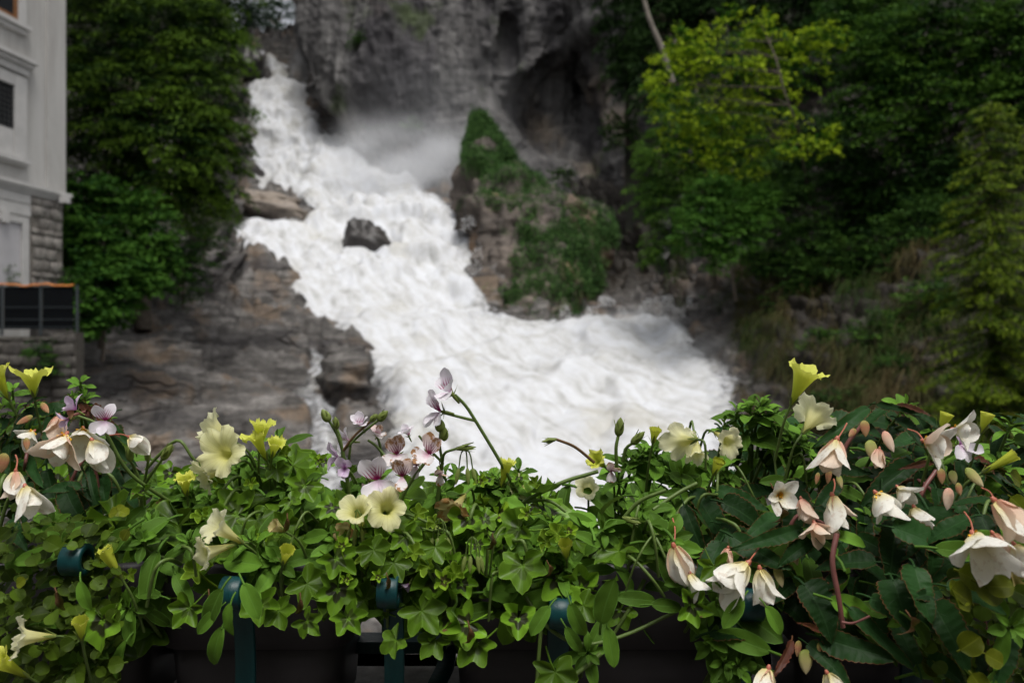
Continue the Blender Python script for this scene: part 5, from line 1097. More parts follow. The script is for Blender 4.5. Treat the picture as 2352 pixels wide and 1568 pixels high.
def scatter(n, mind, y_off, y_jit, sc0, sc1, inset_top, inset_bot, seed, u0=-90, u1=2440, only=None):
    rs = random.Random(seed); pts = []; grid_ = {}; tries = 0
    while len(pts) < n and tries < n * 60:
        tries += 1; u = rs.uniform(u0, u1); a, b_ = topv(u) + inset_top, botv(u) + inset_bot
        if b_ - a < 20: continue
        v = a + (b_ - a) * rs.random(); gk = (int(u // mind), int(v // mind))
        if any((u - q[0]) ** 2 + (v - q[1]) ** 2 < mind * mind for i in (-1, 0, 1) for j in (-1, 0, 1) for q in grid_.get((gk[0] + i, gk[1] + j), ())): continue
        grid_.setdefault(gk, []).append((u, v)); pts.append((u, v))
    for u, v in pts:
        ks = only or kinds(u, v); r = rs.random(); acc = 0; kind = ks[-1][0]
        for k, w_ in ks:
            acc += w_
            if r < acc: kind = k; break
        Y = yfront(u, v) + y_off + rs.uniform(-y_jit, y_jit); f = (v - topv(u)) / max(60, botv(u) - topv(u))
        s = rs.uniform(sc0, sc1)
        if kind == 'pely': s *= 1.1
        if kind == 'pel': s *= 1.4
        if kind == 'pet': s *= 1.32
        if kind == 'beg': s *= 0.95
        # surfaces look up near the top of the mound and out towards the viewer lower down
        nrm = np.array([rs.gauss(0, 0.38), -0.45 - 0.45 * min(f, 1) + rs.gauss(0, 0.30), 0.95 - 0.30 * min(f, 1) + rs.gauss(0, 0.2)])
        ang = rs.uniform(0, 6.283) if kind in ('pet', 'pely') else rs.gauss(-1.57, 1.1)
        h = np.array([math.cos(ang), math.sin(ang) * 0.7, -0.25 * min(f, 1) - 0.15 + rs.gauss(0, 0.2)]); nrm /= np.linalg.norm(nrm); d_ = h - nrm * (h @ nrm)
        if np.linalg.norm(d_) < 0.2: d_ = np.cross(nrm, [1, 0.2, 0.1])
        d_ /= np.linalg.norm(d_); p = at(u, v, Y)
        L_ = LPX[kind] * s * 0.4 * 0.9 / FPX * (0.0 if kind in ('pel', 'pely') else 1.0); leaf(kind, p - d_ * L_, d_, nrm, s)
scatter(280, 50, 0.19, 0.03, 1.1, 1.6, 44, -40, 1)
scatter(400, 40, 0.095, 0.03, 0.9, 1.35, 30, -25, 2)
scatter(380, 42, 0.005, 0.03, 0.6, 1.25, 16, -40, 3)
scatter(330, 19, -0.015, 0.03, 0.7, 1.15, 290, 0, 4, -60, 270, only=[('jen', 1.0)])
scatter(190, 22, 0.05, 0.04, 0.6, 1.0, 360, 0, 5, 2120, 2440, only=[('jen', .95), ('jenb', .05)])

# shoots, each placed where the photograph shows one
for q in [(195,905,58,(.25,1,.3)),(30,930,60,(0,1,.35)),(165,905,40,(-.3,1,.3)),(150,1250,80,(.4,.6,.6)),(120,1195,60,(.2,.8,.6)),(432,1125,60,(0,1,.45)),(410,1105,48,(-.3,.9,.5)),(548,1068,60,(.1,1,.3)),(575,1050,50,(.1,1,.3)),
          (622,1048,58,(.2,1,.4)),(650,1085,55,(.3,.8,.5)),(545,1150,55,(-.1,.9,.5)),(572,1235,75,(-.25,.8,.6)),(636,1285,72,(.2,.6,.8)),(592,1308,55,(0,.2,1)),(478,1145,50,(-.2,.9,.5)),(842,1098,60,(0,1,.35)),
          (1150,1098,62,(-.1,1,.3)),(1178,1112,70,(.2,.9,.5)),(1130,1085,45,(-.3,1,.3)),(1478,1030,60,(.05,1,.3)),(1512,1028,72,(.15,1,.45)),(1568,1092,105,(.1,.55,.9)),(1646,1062,58,(.2,1,.45)),(1418,1085,58,(-.2,1,.3)),
          (1442,1050,62,(.2,.9,.4)),(1600,1130,60,(.2,.4,.9)),(1722,930,84,(-.25,1,.3)),(1750,918,70,(.1,1,.3)),(1782,945,74,(.2,1,.35)),(1700,975,80,(-.5,.8,.4)),(1790,985,80,(.1,.9,.55)),(1838,1005,58,(.4,.7,.6)),(1815,1040,55,(.3,.5,.8)),(1545,1235,78,(.2,.4,.9)),(1290,1290,66,(-.1,.85,.6)),
          (1316,1318,58,(.3,.3,.9)),(1352,1498,66,(0,.35,.9)),(286,1395,66,(0,.4,.9)),(190,1462,62,(.1,.6,.8)),(172,1530,62,(0,.45,.9)),(1640,1475,62,(-.1,.2,.95)),(1700,1530,55,(.2,.3,.9)),(1670,1520,66,(0,.3,.9)),(2325,965,52,(.1,1,.35)),
          (2300,1055,62,(-.1,1,.4)),(2340,1105,52,(.2,1,.4)),(2335,1245,58,(0,.3,.9)),(2330,1440,60,(-.1,.3,.9)),(1650,1390,60,(.2,.3,.9)),(430,1235,55,(-.1,.8,.6)),(345,1195,52,(.2,.8,.6)),(300,1225,48,(-.2,.7,.7)),(1225,1250,55,(-.1,.6,.8)),(770,1235,50,(.1,.7,.7)),(1390,1215,60,(.2,.5,.85)),(1470,1165,58,(-.2,.6,.8))]:
    shoot(*q)
rs_ = random.Random(77)
for k in range(64):                                   # loose tips breaking the top line and the front
    u = rs_.uniform(-20, 2380); v = topv(u) + (rs_.uniform(-38, 22) if k % 2 else rs_.uniform(40, 260))
    if kinds(u, v)[0][0] in ('beg', 'jen') and k % 3: continue
    if k % 2 and (1225 < u < 1420 or 300 < u < 420): continue
    shoot(u, v, rs_.uniform(40, 70), (rs_.uniform(-.4, .4), rs_.uniform(.6, 1), rs_.uniform(.2, .7)), n=8)
# pelargonium leaves seen singly: centre, diameter, tilt of the face
for u, v, s, nx, ny, nz in [(700,1115,112,.1,-.7,.7),(738,1058,84,.35,-.55,.7),(636,1078,80,-.1,-.75,.55),(800,1085,70,.2,-.5,.8),(668,1150,72,-.2,-.6,.7),(764,1165,86,.1,-.6,.75),(392,1085,96,-.05,-.8,.6),(350,1100,66,-.4,-.6,.6),(330,1130,70,-.2,-.5,.8),
        (772,1282,112,.05,-.85,.5),(776,1352,118,.25,-.85,.45),(705,1425,84,-.1,-.95,.25),(858,1262,100,0,-.8,.6),(905,1292,96,.2,-.75,.6),(1000,1255,92,-.2,-.7,.7),(1040,1300,74,.1,-.8,.6),(1200,1298,138,0,-.85,.5),(968,1402,124,-.15,-.8,.55),(1075,1432,124,.05,-.85,.5),
        (1095,1478,120,.15,-.8,.5),(1120,1100,62,0,-.6,.8),(1192,1098,56,.2,-.6,.8),(1098,1250,66,-.2,-.8,.6),(1060,1340,80,.1,-.75,.65),(1112,1190,76,.2,-.7,.7),(236,1425,140,-.5,-.8,.3),(435,1395,96,.1,-.95,.1),(640,1402,96,-.1,-.8,.5),(1275,1542,124,.1,-.8,.55),
        (600,1390,110,0,-.7,.6),(705,1340,120,.1,-.7,.6),(1000,1470,96,-.1,-.8,.5),(1190,1420,110,.1,-.7,.6),(1340,1390,100,-.1,-.7,.6),(1640,1300,96,-.2,-.8,.5),(1590,1390,100,-.5,-.8,.3),(910,1470,90,-.3,-.7,.5),(800,1420,96,0,-.8,.5),(450,1080,60,.2,-.6,.75)]:
    Y = yfront(u, v) - 0.035; ang = rg.gauss(-1.57, 0.7); n_ = np.array([nx + rg.gauss(0, .12), ny, nz + rg.gauss(0, .1)]); h = np.array([math.cos(ang), 0, math.sin(ang)]); n_ /= np.linalg.norm(n_); d_ = h - n_ * (h @ n_); leaf('pel', at(u, v, Y), d_, n_, s * 0.95 / 104)
for u, v, s in [(985,1300,58),(1020,1335,66),(1045,1320,56),(950,1270,52),(1280,1225,56),(1255,1245,60),(1305,1220,44),(785,1255,44),(870,1325,36),(795,1330,34),(500,1105,50),(735,1000+60,40),(1100,1105,46),(1215,1180,46),(960,1180,50),(1000,1200,46),(575,1110,40),(655,1040,44),(1230,1110,44)]:
    n_ = np.array([rg.gauss(0, .3), -0.75, 0.7]); ang = rg.uniform(0, 6.28); h = np.array([math.cos(ang), 0, math.sin(ang)]); n_ /= np.linalg.norm(n_); leaf('pely', at(u, v, yfront(u, v) - 0.05), h - n_ * (h @ n_), n_, s / 62)
for u, v, s, a in [(185,1335,.8,-1.2),(510,1352,1.1,-2.0),(560,1340,1.0,-1.0),(530,1385,.9,-1.7),(500,1400,.8,-2.3),(1262,1392,.9,-2.2),(1310,1385,1.0,-1.2),(1300,1440,.8,-1.0),(1705,1375,.9,-2.2),(1760,1392,.8,-1.0),(1380,1430,1.3,1.4),(510,1440,1.1,-1.9),(1395,1440,1.0,-1.4)]:
    h = np.array([math.cos(a), -0.25, math.sin(a)]); leaf('pet', at(u, v, 0.795), h, np.array([rg.uniform(-.4, .4), -.85, .55]), s)
# begonia leaves: base, tip, width
for q in [(118,955,108,1075,46),(75,935,18,1005,42),(148,960,126,1030,40),(108,1078,140,1215,64),(70,1050,86,1120,42),(28,1000,2,1095,44),(232,970,302,1012,36),(250,1000,296,1066,36),(30,1190,44,1262,50),(205,1080,218,1190,42),(172,1060,196,1150,50),(60,1110,60,1200,60),(150,1120,190,1230,60),(10,960,-30,1040,50),(60,930,90,905,26),(140,920,175,915,30),
          (1992,935,1878,1022,46),(2015,928,2112,948,34),(2085,940,2182,982,34),(2104,1062,1972,1142,62),(1985,1180,1996,1300,62),(2112,1085,2116,1195,42),(2205,1058,2242,1200,58),(2185,1130,2236,1248,62),(2232,1060,2268,1108,46),(2252,1062,2346,1142,46),(2128,1165,2215,1368,145),(2024,1135,2004,1335,62),(1905,1060,1888,1205,54),
          (1842,1212,1692,1262,52),(1868,1205,1945,1335,52),(1588,1128,1694,1246,72),(1572,1160,1622,1295,46),(1645,1122,1768,1165,56),(2000,1372,2168,1455,92),(1885,1462,2066,1525,98),(1855,1478,1968,1570,62),(1950,1395,2108,1545,64),(1845,1340,1940,1455,120),(1940,1000,1880,1100,60),(2060,960,2130,1010,50),(2150,1120,2180,1230,70),
          (2060,1200,2040,1330,90),(2250,1180,2300,1290,80),(1930,1110,1860,1180,50),(1780,1180,1720,1230,50),(2100,1300,2130,1420,110),(2050,1330,2090,1440,100)]:
    begleaf(*q)
for q in [(208,935,272,982,40),(185,925,215,960,26),(2060,930,2140,942,22),(2140,1060,2080,1075,24),(1818,1470,1786,1562,30),(1885,1450,1850,1430,24),(240,960,200,930,20),(2240,1050,2290,1075,24)]:
    begleaf(*q, mat='begr')
for u, v, ang in [(660,1215,-1.5),(1132,1260,-1.6),(690,1400,-1.5),(1078,1465,-1.4),(890,1350,-1.3),(1775,1145,-1.3),(1795,1190,-1.4),(1260,1320,-1.2),(1010,1090,-1.5),(2090,1440,-1.2),(480,1390,-1.4),(130,1385,-1.0)]:
    h = np.array([math.cos(ang), -0.2, math.sin(ang)]); leaf('dry', at(u, v - 25, yfront(u, v) - 0.055), h, np.array([0.3, -1, 0.3]), rg.uniform(0.55, 0.8))
for u, v, s in [(262,1165,.6),(250,1180,0.5),(275,1172,.5),(295,1215,.55),(2240,1335,1.1),(2215,1360,1.0),(2265,1345,.9),(2232,1385,1.1),(2205,1492,.9),(2262,1500,.7),(2230,1545,.8),(2320,1140,.8),(2345,1110,.8),(60,1330,.5),(230,1290,.55),(2200,1310,1.1)]:
    leaf('jenb', at(u, v, yfront(u, v) - 0.05), di(rg.uniform(-1, 1), rg.uniform(-.6, .6), .2), np.array([rg.uniform(-.3, .3), -.8, .6]), s)

# ------------------------------------------------------------------ stems
S_ = 0.0
for key, pts, r, mt in [
        ('G4', [(1205,1160,.97),(1150,1062,.95),(1092,966,.94),(1068,930,.935),(1045,907,.93)], 4.2, M_STEM), ('G4', [(1092,966,.94),(1055,957,.935),(1016,947,.93)], 3.6, M_STEM),
        ('G2', [(810,1180,.95),(797,1100,.94),(787,1036,.935)], 5.0, M_STEM), ('G2', [(787,1036,.935),(775,1000,.93),(757,968,.925)], 3.6, M_STEM), ('G2', [(787,1036,.935),(782,1005,.94),(774,985,.94)], 3.0, M_STEM), ('G2', [(787,1036,.935),(815,1000,.93),(850,968,.93)], 3.2, M_STEMD), ('G2', [(787,1036,.935),(825,1000,.94),(868,966,.935)], 3.2, M_STEM),
        ('G3', [(1000,1205,.95),(1008,1120,.94),(1016,1062,.935)], 5.0, M_STEM), ('G3', [(1016,1062,.935),(1010,1020,.93),(1012,990,.93)], 3.4, M_STEM), ('G3', [(1016,1062,.935),(1022,1040,.92),(1048,1030,.915)], 3.4, M_STEM), ('G3', [(880,1280,.92),(925,1140,.90),(985,1048,.905)], 4.6, M_STEM), ('G3', [(1016,1062,.935),(990,1035,.93),(962,1000,.93)], 3.2, M_STEM),
        ('G3', [(870,1190,.91),(930,1180,.90),(985,1200,.89)], 3.4, M_STEM), ('G3', [(920,1090,.93),(870,1030,.94),(845,1010,.94)], 3.4, M_STEM),
        ('G5', [(1417,1075,.96),(1415,1030,.955),(1420,1000,.955)], 4.4, M_STEM), ('G5', [(1430,1060,.96),(1438,1030,.955),(1452,1018,.95)], 4.0, M_STEM), ('G5', [(1365,1062,.95),(1320,1026,.945),(1276,1008,.94)], 3.8, M_STEMD), ('G5', [(1205,1150,.95),(1290,1108,.945),(1374,1082,.945)], 5.2, M_STEM), ('G5', [(1200,1152,.95),(1260,1150,.945),(1300,1175,.94)], 4.0, M_STEM),
        ('G5', [(1432,1190,.90),(1470,1150,.895),(1530,1125,.89)], 5.0, M_STEM), ('P6', [(1600,1110,.94),(1560,1130,.93),(1500,1170,.92)], 5.0, M_STEM),
        ('G1', [(335,1078,.97),(370,1040,.965),(410,1011,.96),(440,1048,.96),(472,1090,.97)], 4.0, M_STEM), ('G1', [(327,1225,.94),(325,1160,.94),(328,1118,.94)], 5.0, M_STEM), ('G1', [(328,1118,.94),(312,1080,.935),(300,1058,.93)], 3.4, M_STEM), ('G1', [(328,1118,.94),(336,1085,.935),(340,1058,.93)], 3.4, M_STEM), ('G1', [(328,1118,.94),(350,1085,.935),(374,1052,.93)], 3.6, M_STEM), ('G1', [(395,1155,.95),(300,1088,.92),(252,1010,.905),(240,985,.90)], 4.4, M_STEM), ('G1', [(240,985,.90),(215,968,.90),(180,955,.90)], 3.2, M_STEM),
        ('P5', [(1208,1370,.86),(1250,1432,.85),(1330,1478,.85),(1430,1460,.85),(1570,1395,.86)], 5.0, M_STEM), ('P5', [(1244,1425,.85),(1238,1500,.845),(1230,1600,.84)], 5.0, M_STEM), ('P5', [(1380,1500,.845),(1345,1530,.84),(1305,1560,.835)], 6.0, M_STEM), ('P6', [(1600,1290,.88),(1650,1370,.865),(1690,1460,.86),(1708,1560,.855)], 5.4, M_STEM), ('P6', [(1480,1330,.89),(1450,1390,.88),(1400,1470,.87)], 5.0, M_STEM),
        ('P2', [(310,1190,.93),(318,1240,.90),(345,1270,.89),(400,1285,.90)], 4.2, M_STEM), ('P3', [(395,1310,.89),(430,1345,.88),(438,1390,.87)], 3.8, M_STEM), ('P3', [(535,1390,.86),(548,1330,.88),(560,1290,.90)], 4.2, M_STEM),
        ('B3', [(1922,1225,.80),(1912,1290,.79),(1926,1370,.785),(1936,1440,.785)], 6.5, M_STEMB), ('B3', [(1934,1428,.78),(1960,1430,.775),(1998,1414,.77)], 3.2, M_STEMB), ('B3', [(1930,1060,.93),(1945,1020,.93),(1980,975,.93)], 5.5, M_STEMB), ('B3', [(2110,1180,.88),(2118,1130,.88),(2150,1080,.89)], 6.0, M_STEMB), ('B2', [(1790,1290,.90),(1830,1185,.90),(1900,1205,.90)], 5.0, M_STEMB), ('B2', [(1730,1290,.88),(1740,1235,.88),(1790,1195,.89)], 3.8, M_STEM),
        ('B1', [(120,1000,.95),(160,960,.93),(200,945,.92)], 5.0, M_STEMB), ('J2', [(2262,1420,.80),(2270,1490,.80),(2262,1570,.80)], 3.4, M_STEMB), ('J1', [(60,1400,.86),(130,1370,.86),(180,1360,.86)], 3.2, M_STEM)]:
    stem(key, pts, r, mt)

# trailing strands tangled through the front of the planting
rs_ = random.Random(5)
for k in range(46):
    u = rs_.uniform(-20, 2380); v = rs_.uniform(topv(u) + 60, topv(u) + 230); du = rs_.uniform(-130, 130); Y = yfront(u, v) + 0.02
    kd = 'petunia' if rs_.random() < .6 else ('begonia' if u > 1700 or u < 300 else 'pelargonium'); pts = [(u, v, Y), (u + du * .35, v + rs_.uniform(-30, 20), Y - .045), (u + du * .75, v + rs_.uniform(10, 70), Y - .06), (u + du, v + rs_.uniform(60, 150), Y - .05)]
    stem(near(kd, u), pts, rs_.uniform(2.6, 4.6), rs_.choice([M_STEM, M_STEM, M_STEM, M_STEMB if kd == 'begonia' else M_STEM]))

# ------------------------------------------------------------------ petunia flowers
petunia(74, 872, (-.05, 1, .12), 92, .52, F_PETL, 1, Y=.97, ruf=.10, r1=.010, tl=.022, name='flower')
petunia(-4, 868, (-.3, 1, .3), 80, .45, F_PETL, 2, Y=.96)
petunia(492, 985, (-.75, .55, .30), 92, .50, F_PETC, 3, Y=.96, r1=.010)
petunia(520, 1042, (-.25, .15, .92), 118, .92, F_PET, 4, Y=.925, ruf=.12)
petunia(478, 1088, (-.7, -.3, .6), 84, .85, F_PETC, 5, Y=.935, ruf=.14)
petunia(601, 985, (.15, 1, .15), 66, .35, F_PETL, 6, Y=.965, ruf=.16, r1=.009)
petunia(590, 1008, (-.3, .9, .3), 64, .55, F_PETL, 7, Y=.95, ruf=.18)
petunia(632, 1020, (.3, .9, .3), 48, .5, F_PETL, 8, Y=.95, ruf=.2, tl=.018)
petunia(508, 1215, (-.62, .62, .5), 92, .62, F_PETC, 9, Y=.865, ruf=.12)
petunia(478, 1268, (-.7, -.1, .7), 82, .85, F_PETC, 10, Y=.855, ruf=.13)
petunia(240, 1264, (-.45, 1, .25), 38, .25, F_PETL, 11, Y=.86, ruf=.18, tl=.036, r1=.008)
petunia(62, 1462, (-.85, .15, .5), 96, .75, F_PETC, 12, Y=.83, ruf=.12, tl=.026)
petunia(4, 1520, (-.4, .6, .5), 70, .5, F_PETL, 13, Y=.82, tl=.034)
petunia(822, 1178, (-.1, .75, .6), 84, .72, F_PET, 14, Y=.89, ruf=.08)
petunia(888, 1168, (.2, .35, .85), 96, .85, F_PET, 15, Y=.90, ruf=.12)
petunia(792, 1222, (-.3, .2, .8), 50, .8, F_PETW, 16, Y=.90)
petunia(1045, 1168, (-.3, -.35, .75), 78, .9, F_PETW, 17, Y=.92, ruf=.15)
petunia(1163, 1066, (.2, 1, .15), 44, .32, F_PETL, 18, Y=.955, ruf=.2, tl=.030)
petunia(1188, 1122, (.25, .6, .7), 62, .7, F_PET, 19, Y=.97)
petunia(1370, 1056, (-.6, .5, .6), 50, .75, F_PETL, 20, Y=.955, ruf=.2, tl=.018)
petunia(1350, 1122, (-.1, .5, .8), 56, .8, F_PETC, 21, Y=.975)
petunia(1572, 1012, (-.25, -.15, -.8), 92, .78, F_PETC, 22, Y=.955, ruf=.10)
petunia(1672, 1012, (.25, -.2, .75), 72, .85, F_PETC, 23, Y=.95, ruf=.12)
petunia(1600, 1040, (0, -.7, .4), 60, .6, F_PETC, 37, Y=.97, ruf=.12)
petunia(1844, 868, (.38, 1, .16), 104, .50, F_PETL, 24, Y=.90, ruf=.09, r1=.0115, tl=.034)
petunia(1868, 962, (.55, .45, -.45), 100, .72, F_PETC, 25, Y=.95, ruf=.12, r1=.010)
petunia(1506, 986, (.15, 1, .3), 28, .3, F_PETL, 26, Y=.945, ruf=.25, tl=.018)
petunia(1652, 1058, (.25, .9, .4), 28, .4, F_PETL, 27, Y=.915, ruf=.25, tl=.020)
petunia(1298, 1246, (-.1, .9, .5), 32, .25, F_PETL, 28, Y=.87, ruf=.3, tl=.022)
petunia(424, 1100, (0, 1, .3), 46, .95, F_PETL, 29, Y=.925, ruf=.25, tl=.022)
petunia(660, 1262, (.35, .8, .5), 34, .4, F_PETL, 30, Y=.86, ruf=.3, tl=.022)
petunia(184, 1424, (.1, 1, .35), 34, .8, F_PETL, 31, Y=.83, ruf=.25, tl=.024)
petunia(628, 1206, (-.6, .5, .5), 34, .25, F_PETW, 32, Y=.88, tl=.016)
petunia(2345, 1335, (-.5, .4, .7), 76, .6, F_PETW, 33, Y=.78, ruf=.2)
petunia(848, 1068, (0, 1, .2), 26, .3, F_PETL, 34, Y=.93, ruf=.25, tl=.020)
petunia(2330, 1045, (.75, .55, .3), 30, .2, F_PETL, 35, Y=.83, tl=.036, r1=.006)
petunia(2268, 950, (.2, 1, .2), 24, .2, F_PETL, 36, Y=.86, tl=.022)
petunia(1985+190, 930+20, (.3, 1, .2), 20, .2, F_PETL, 38, Y=.88, tl=.022)

# ------------------------------------------------------------------ pelargonium flowers
pelarg(1036, 902, (-.5, .7, .45), 104, key='G4', Y=.925, open_=.6, roll=-.5)
pelarg(1014, 945, (-.75, .2, .55), 104, key='G4', Y=.92, open_=.7, roll=-.35)
pelarg(868, 1102, (-.05, .12, .95), 108, key='G3', Y=.885, open_=1.1, roll=-.25)
pelarg(912, 1044, (-.05, .35, .85), 84, F_PELSB, F_PELB, key='G3', Y=.90, open_=.8, roll=-.1)
pelarg(985, 1044, (-.15, .45, .8), 92, F_PELSB, F_PELB, key='G3', Y=.895, open_=.85, roll=.45)
pelarg(924, 1094, (.1, .25, .9), 78, F_PELSB, F_PELB, key='G3', Y=.885, open_=.75, lower=(1,))
pelarg(832, 978, (-.2, .75, .4), 62, key='G2', Y=.94, open_=.4, roll=-.5)
pelarg(806, 1014, (-.75, .1, .4), 66, F_PELS, F_PELW, key='G2', Y=.945, open_=.6, lower=(0, 1), stalk=(800, 1080, .95))
pelarg(780, 1052, (-.8, .25, .4), 70, key='G2', Y=.945, open_=.55, roll=-.3, upm=F_PELL, lom=F_PELL, stalk=(815, 1110, .95))
pelarg(792, 1074, (.1, -.1, .9), 60, F_PELL, F_PELL, key='G2', Y=.925, open_=.2, stalk=(820, 1110, .95))
pelarg(938, 1000, (-.35, .8, .3), 52, key='G3', Y=.94, open_=.3, roll=-.3)
pelarg(866, 1000, (.3, .6, .6), 48, F_PELSB, F_PELB, key='G2', Y=.945, open_=.4, stalk=(880, 1060, .95))
pelarg(1010, 1085, (.2, -.6, .6), 60, F_PELSB, F_PELB, key='G3', Y=.90, open_=.4, lower=(1,))
pelarg(958, 1068, (-.2, -.3, .7), 60, F_PELSB, F_PELW, key='G3', Y=.905, open_=.5, lower=(0, 1))
pelarg(243, 966, (.05, .1, .95), 76, key='G1', Y=.89, open_=1.1)
pelarg(176, 942, (-.55, .5, .4), 62, F_PELL, F_PELL, key='G1', Y=.90, open_=.4, roll=-.4)
pelarg(160, 962, (-.6, -.3, .5), 56, F_PELL, F_PELL, key='G1', Y=.90, open_=.35)
pelarg(312, 1038, (.1, .7, .5), 44, F_PELS, F_PELW, key='G1', Y=.93, open_=.2, lower=(1,))
pelarg(1404, 1082, (.2, -.2, .8), 54, F_PELSB, F_PELB, key='G5', Y=.935, open_=.5, lower=(0, 1))
pelarg(2204, 1022, (.3, .35, .8), 92, F_PELL, F_PELW, key='G6', Y=.88, open_=1.0)
pelarg(940, 1338, (-.5, -.75, .3), 46, F_PELL, F_PELL, key='G3', Y=.85, open_=.05, lower=(0, 1))
for u, v, d, L, Wd, key in [(757,968,(-.5,.9,.2),34,26,'G2'),(774,985,(-.1,1,.2),30,18,'G2'),(868,966,(.7,.7,.2),34,24,'G2'),(850,968,(.7,.7,.2),26,18,'G2'),(1012,992,(-.1,1,.2),34,30,'G3'),(1020,1012,(.1,1,.3),34,24,'G3'),(1048,1030,(.9,.1,.2),48,14,'G3'),
                            (1420,1002,(.1,1,.2),46,28,'G5'),(1450,1020,(.7,.75,.3),44,24,'G5'),(1278,1008,(-.95,-.15,.2),36,12,'G5'),(300,1060,(0,1,.2),44,22,'G1'),(340,1060,(0,1,.2),38,18,'G1'),(372,1056,(.6,.8,.2),48,24,'G1'),(985,1200,(.75,-.55,.3),52,16,'G3'),(1430,1188,(.8,-.2,.3),44,16,'G5')]:
    bud(u, v, d, L, Wd, M_SEPAL, key=key, Y=.925 if v < 1150 else .885, flat=.8, kind='pelargonium', sepals=5)
# drooping bunches of unopened buds
for u, v, key in [(820,1090+80,'G2'),(1085,1232,'G4'),(1010,1090+100,'G3'),(1068,1030,'G4')]:
    n = 7 if v > 1100 else 5
    for k in range(n):
        a = k * 6.28 / n; du = 13 * math.cos(a); Y = yfront(u, v) - .055 + .007 * math.sin(a); 
        if v < 1100: Y = .93 + .007 * math.sin(a)
        stem(key, [(u, v, Y), (u + du * .9, v + 12, Y), (u + du * 1.35, v + 46, Y)], 1.9, M_STEM, 'bud_stalk', 6); bud(u + du * 1.35, v + 44, (du / 60, -1, .1), 40, 13, M_SEPAL, key=key, Y=Y, flat=.9, kind='pelargonium')

# ------------------------------------------------------------------ begonia flowers and buds
begonia(78, 990, (-.35, -.6, .7), 42, .75, 4, stam=True, Y=.91)
begonia(152, 998, (-.1, -.75, .65), 72, .62, 5, stam=True, Y=.885, mat2=F_BEGP)
begonia(190, 985, (.2, -.6, .6), 62, .6, 4, stam=True, Y=.915)
begonia(212, 1012, (.5, -.8, .3), 66, .3, 4, Y=.92)
begonia(298, 1004, (.8, -.45, .3), 52, .28, 4, Y=.92, stalk=(250, 1000, .94))
begonia(36, 1082, (0, -1, .15), 56, .22, 5, mat=F_BEG, mat2=F_BEGP, Y=.86, stalk=(36, 1045, .88))
begonia(58, 1118, (.45, -.75, .4), 70, .45, 4, Y=.85, stalk=(30, 1130, .88))
begonia(135, 955, (0, -1, .3), 50, .3, 4, mat=F_BEGP, Y=.91)
begonia(1922, 1010, (-.35, -.9, .25), 78, .34, 5, mat2=F_BEGP, Y=.865, stalk=(1945, 972, .89))
begonia(1790, 1136, (.05, .05, .95), 44, .95, 5, stam=True, Y=.885, wide=1.1)
begonia(1912, 1138, (.15, -.95, .25), 74, .30, 5, mat2=F_BEGP, Y=.86, stalk=(1915, 1100, .88))
begonia(2012, 1132, (.45, -.75, .4), 68, .5, 4, Y=.84, stam=True)
begonia(2122, 1012, (.55, -.15, .6), 62, .72, 5, stam=True, Y=.83, mat2=F_BEGP, stalk=(2085, 985, .85))
begonia(2285, 1150, (.55, -.75, .3), 92, .26, 5, mat=F_BEGP, mat2=F_BEG, Y=.74, stalk=(2255, 1120, .78))
begonia(2236, 1228, (-.02, -.55, .8), 100, .55, 5, stam=True, Y=.74, stalk=(2215, 1175, .77))
begonia(2280, 1225, (.4, -.8, .2), 66, .15, 4, mat=F_BEGP, Y=.765)
begonia(1716, 1294, (-.8, -.55, .3), 92, .38, 5, Y=.835, stalk=(1765, 1228, .87))
begonia(1745, 1306, (.15, -.95, .15), 74, .32, 4, Y=.84)
begonia(1548, 1255, (.3, -.95, .15), 84, .14, 4, Y=.865, mat2=F_BEGP, stalk=(1545, 1190, .88))
begonia(1585, 1316, (.3, -.9, .2), 54, .4, 3, Y=.85)
begonia(1870, 1200, (.1, -.6, .6), 58, .6, 4, mat=F_BEGP, Y=.855)
begonia(2100, 1165, (.1, -.7, .5), 62, .5, 4, Y=.845)
begonia(2062, 1118, (.2, -.5, .6), 50, .6, 4, Y=.86)
begonia(1672, 1258, (-.2, -1, .2), 44, .3, 4, mat=F_BEGP, Y=.86)
begonia(1765, 1535, (-.3, -.75, .4), 76, .35, 5, Y=.80, mat2=F_BEGP)
begonia(1900, 1545, (.4, -.9, .3), 66, .25, 4, Y=.80)
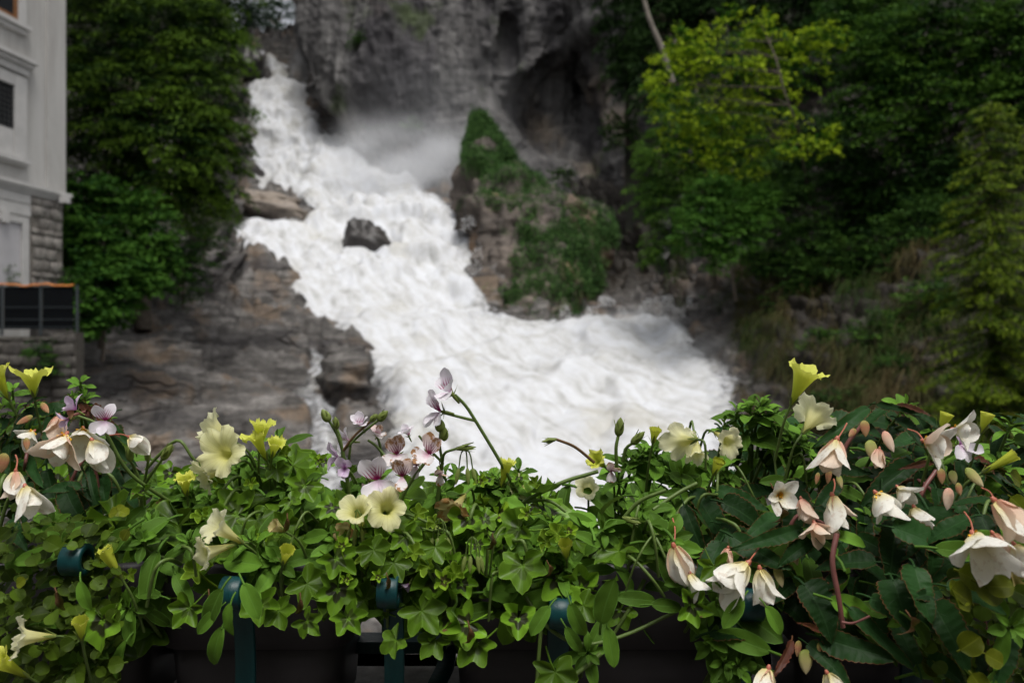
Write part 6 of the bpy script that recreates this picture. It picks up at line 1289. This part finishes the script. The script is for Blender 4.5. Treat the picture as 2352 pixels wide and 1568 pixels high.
begonia(2020, 1030, (-.2, -.9, .2), 40, .2, 4, mat=F_BEGP, Y=.88)
begonia(2190, 985, (.5, -.1, .6), 56, .7, 4, stam=True, Y=.84)
begonia(2330, 1250, (.3, -.8, .4), 70, .4, 4, mat2=F_BEGP, Y=.75)
begonia(1840, 1145, (.2, -.8, .3), 48, .4, 4, mat=F_BEGP, Y=.87)
for u, v, d, L, Wd, m_, Y in [(1985,965,(0,-1,.2),46,36,F_BUDP,.87),(1998,1010,(.05,-1,.2),56,46,F_BUD,.865),(2030,990,(.35,-.9,.2),62,38,F_BEGP,.865),(1965,985,(-.6,-.5,.3),34,22,F_BUDP,.87),(1905,1078,(-.2,-1,.2),40,24,F_BUDP,.86),(1880,1085,(-.3,-1,.2),34,18,F_BUDP,.87),(1925,1090,(.2,-1,.2),38,24,F_BUD,.87),
                              (1815,1240,(.25,-1,.15),70,38,F_BUD,.85),(1782,1300,(.25,-.95,.2),58,36,F_BUD,.845),(1778,1210,(-.15,-1,.2),48,32,F_BUD,.87),(1798,1225,(.1,-1,.1),40,24,F_BUD,.88),(2160,1075,(0,-1,.2),44,32,F_BUDP,.84),(2185,1080,(.2,-1,.1),40,34,F_BUD,.845),(2218,1075,(.6,-.7,.2),66,40,F_BUD,.80),(2180,1120,(-.2,-1,.2),62,42,F_BEGP,.81),
                              (2200,1108,(.1,-1,.2),36,26,F_BUDP,.80),(1850,1490,(-.05,-1,.2),66,52,F_BUD,.80),(1880,1475,(.4,-.9,.2),56,32,F_BUDP,.80),(1915,1520,(.2,-1,.2),46,26,F_BUD,.80),(1895,1500,(.2,-1,.1),44,28,F_BUDP,.81),(1835,1470,(-.2,-1,.2),44,26,F_BUDP,.81),(10,1040,(-.1,-1,.1),56,40,F_BUDP,.86),(95,925,(.5,-.5,.2),40,22,F_BUDP,.90),(75,955,(-.7,-.4,.2),46,22,F_BUDP,.91),(160,930,(.2,-.9,.2),40,24,F_BUDP,.90),(60,1005,(.2,-1,.2),36,22,F_BUDP,.88)]:
    bud(u, v, d, L, Wd, m_, Y=Y)
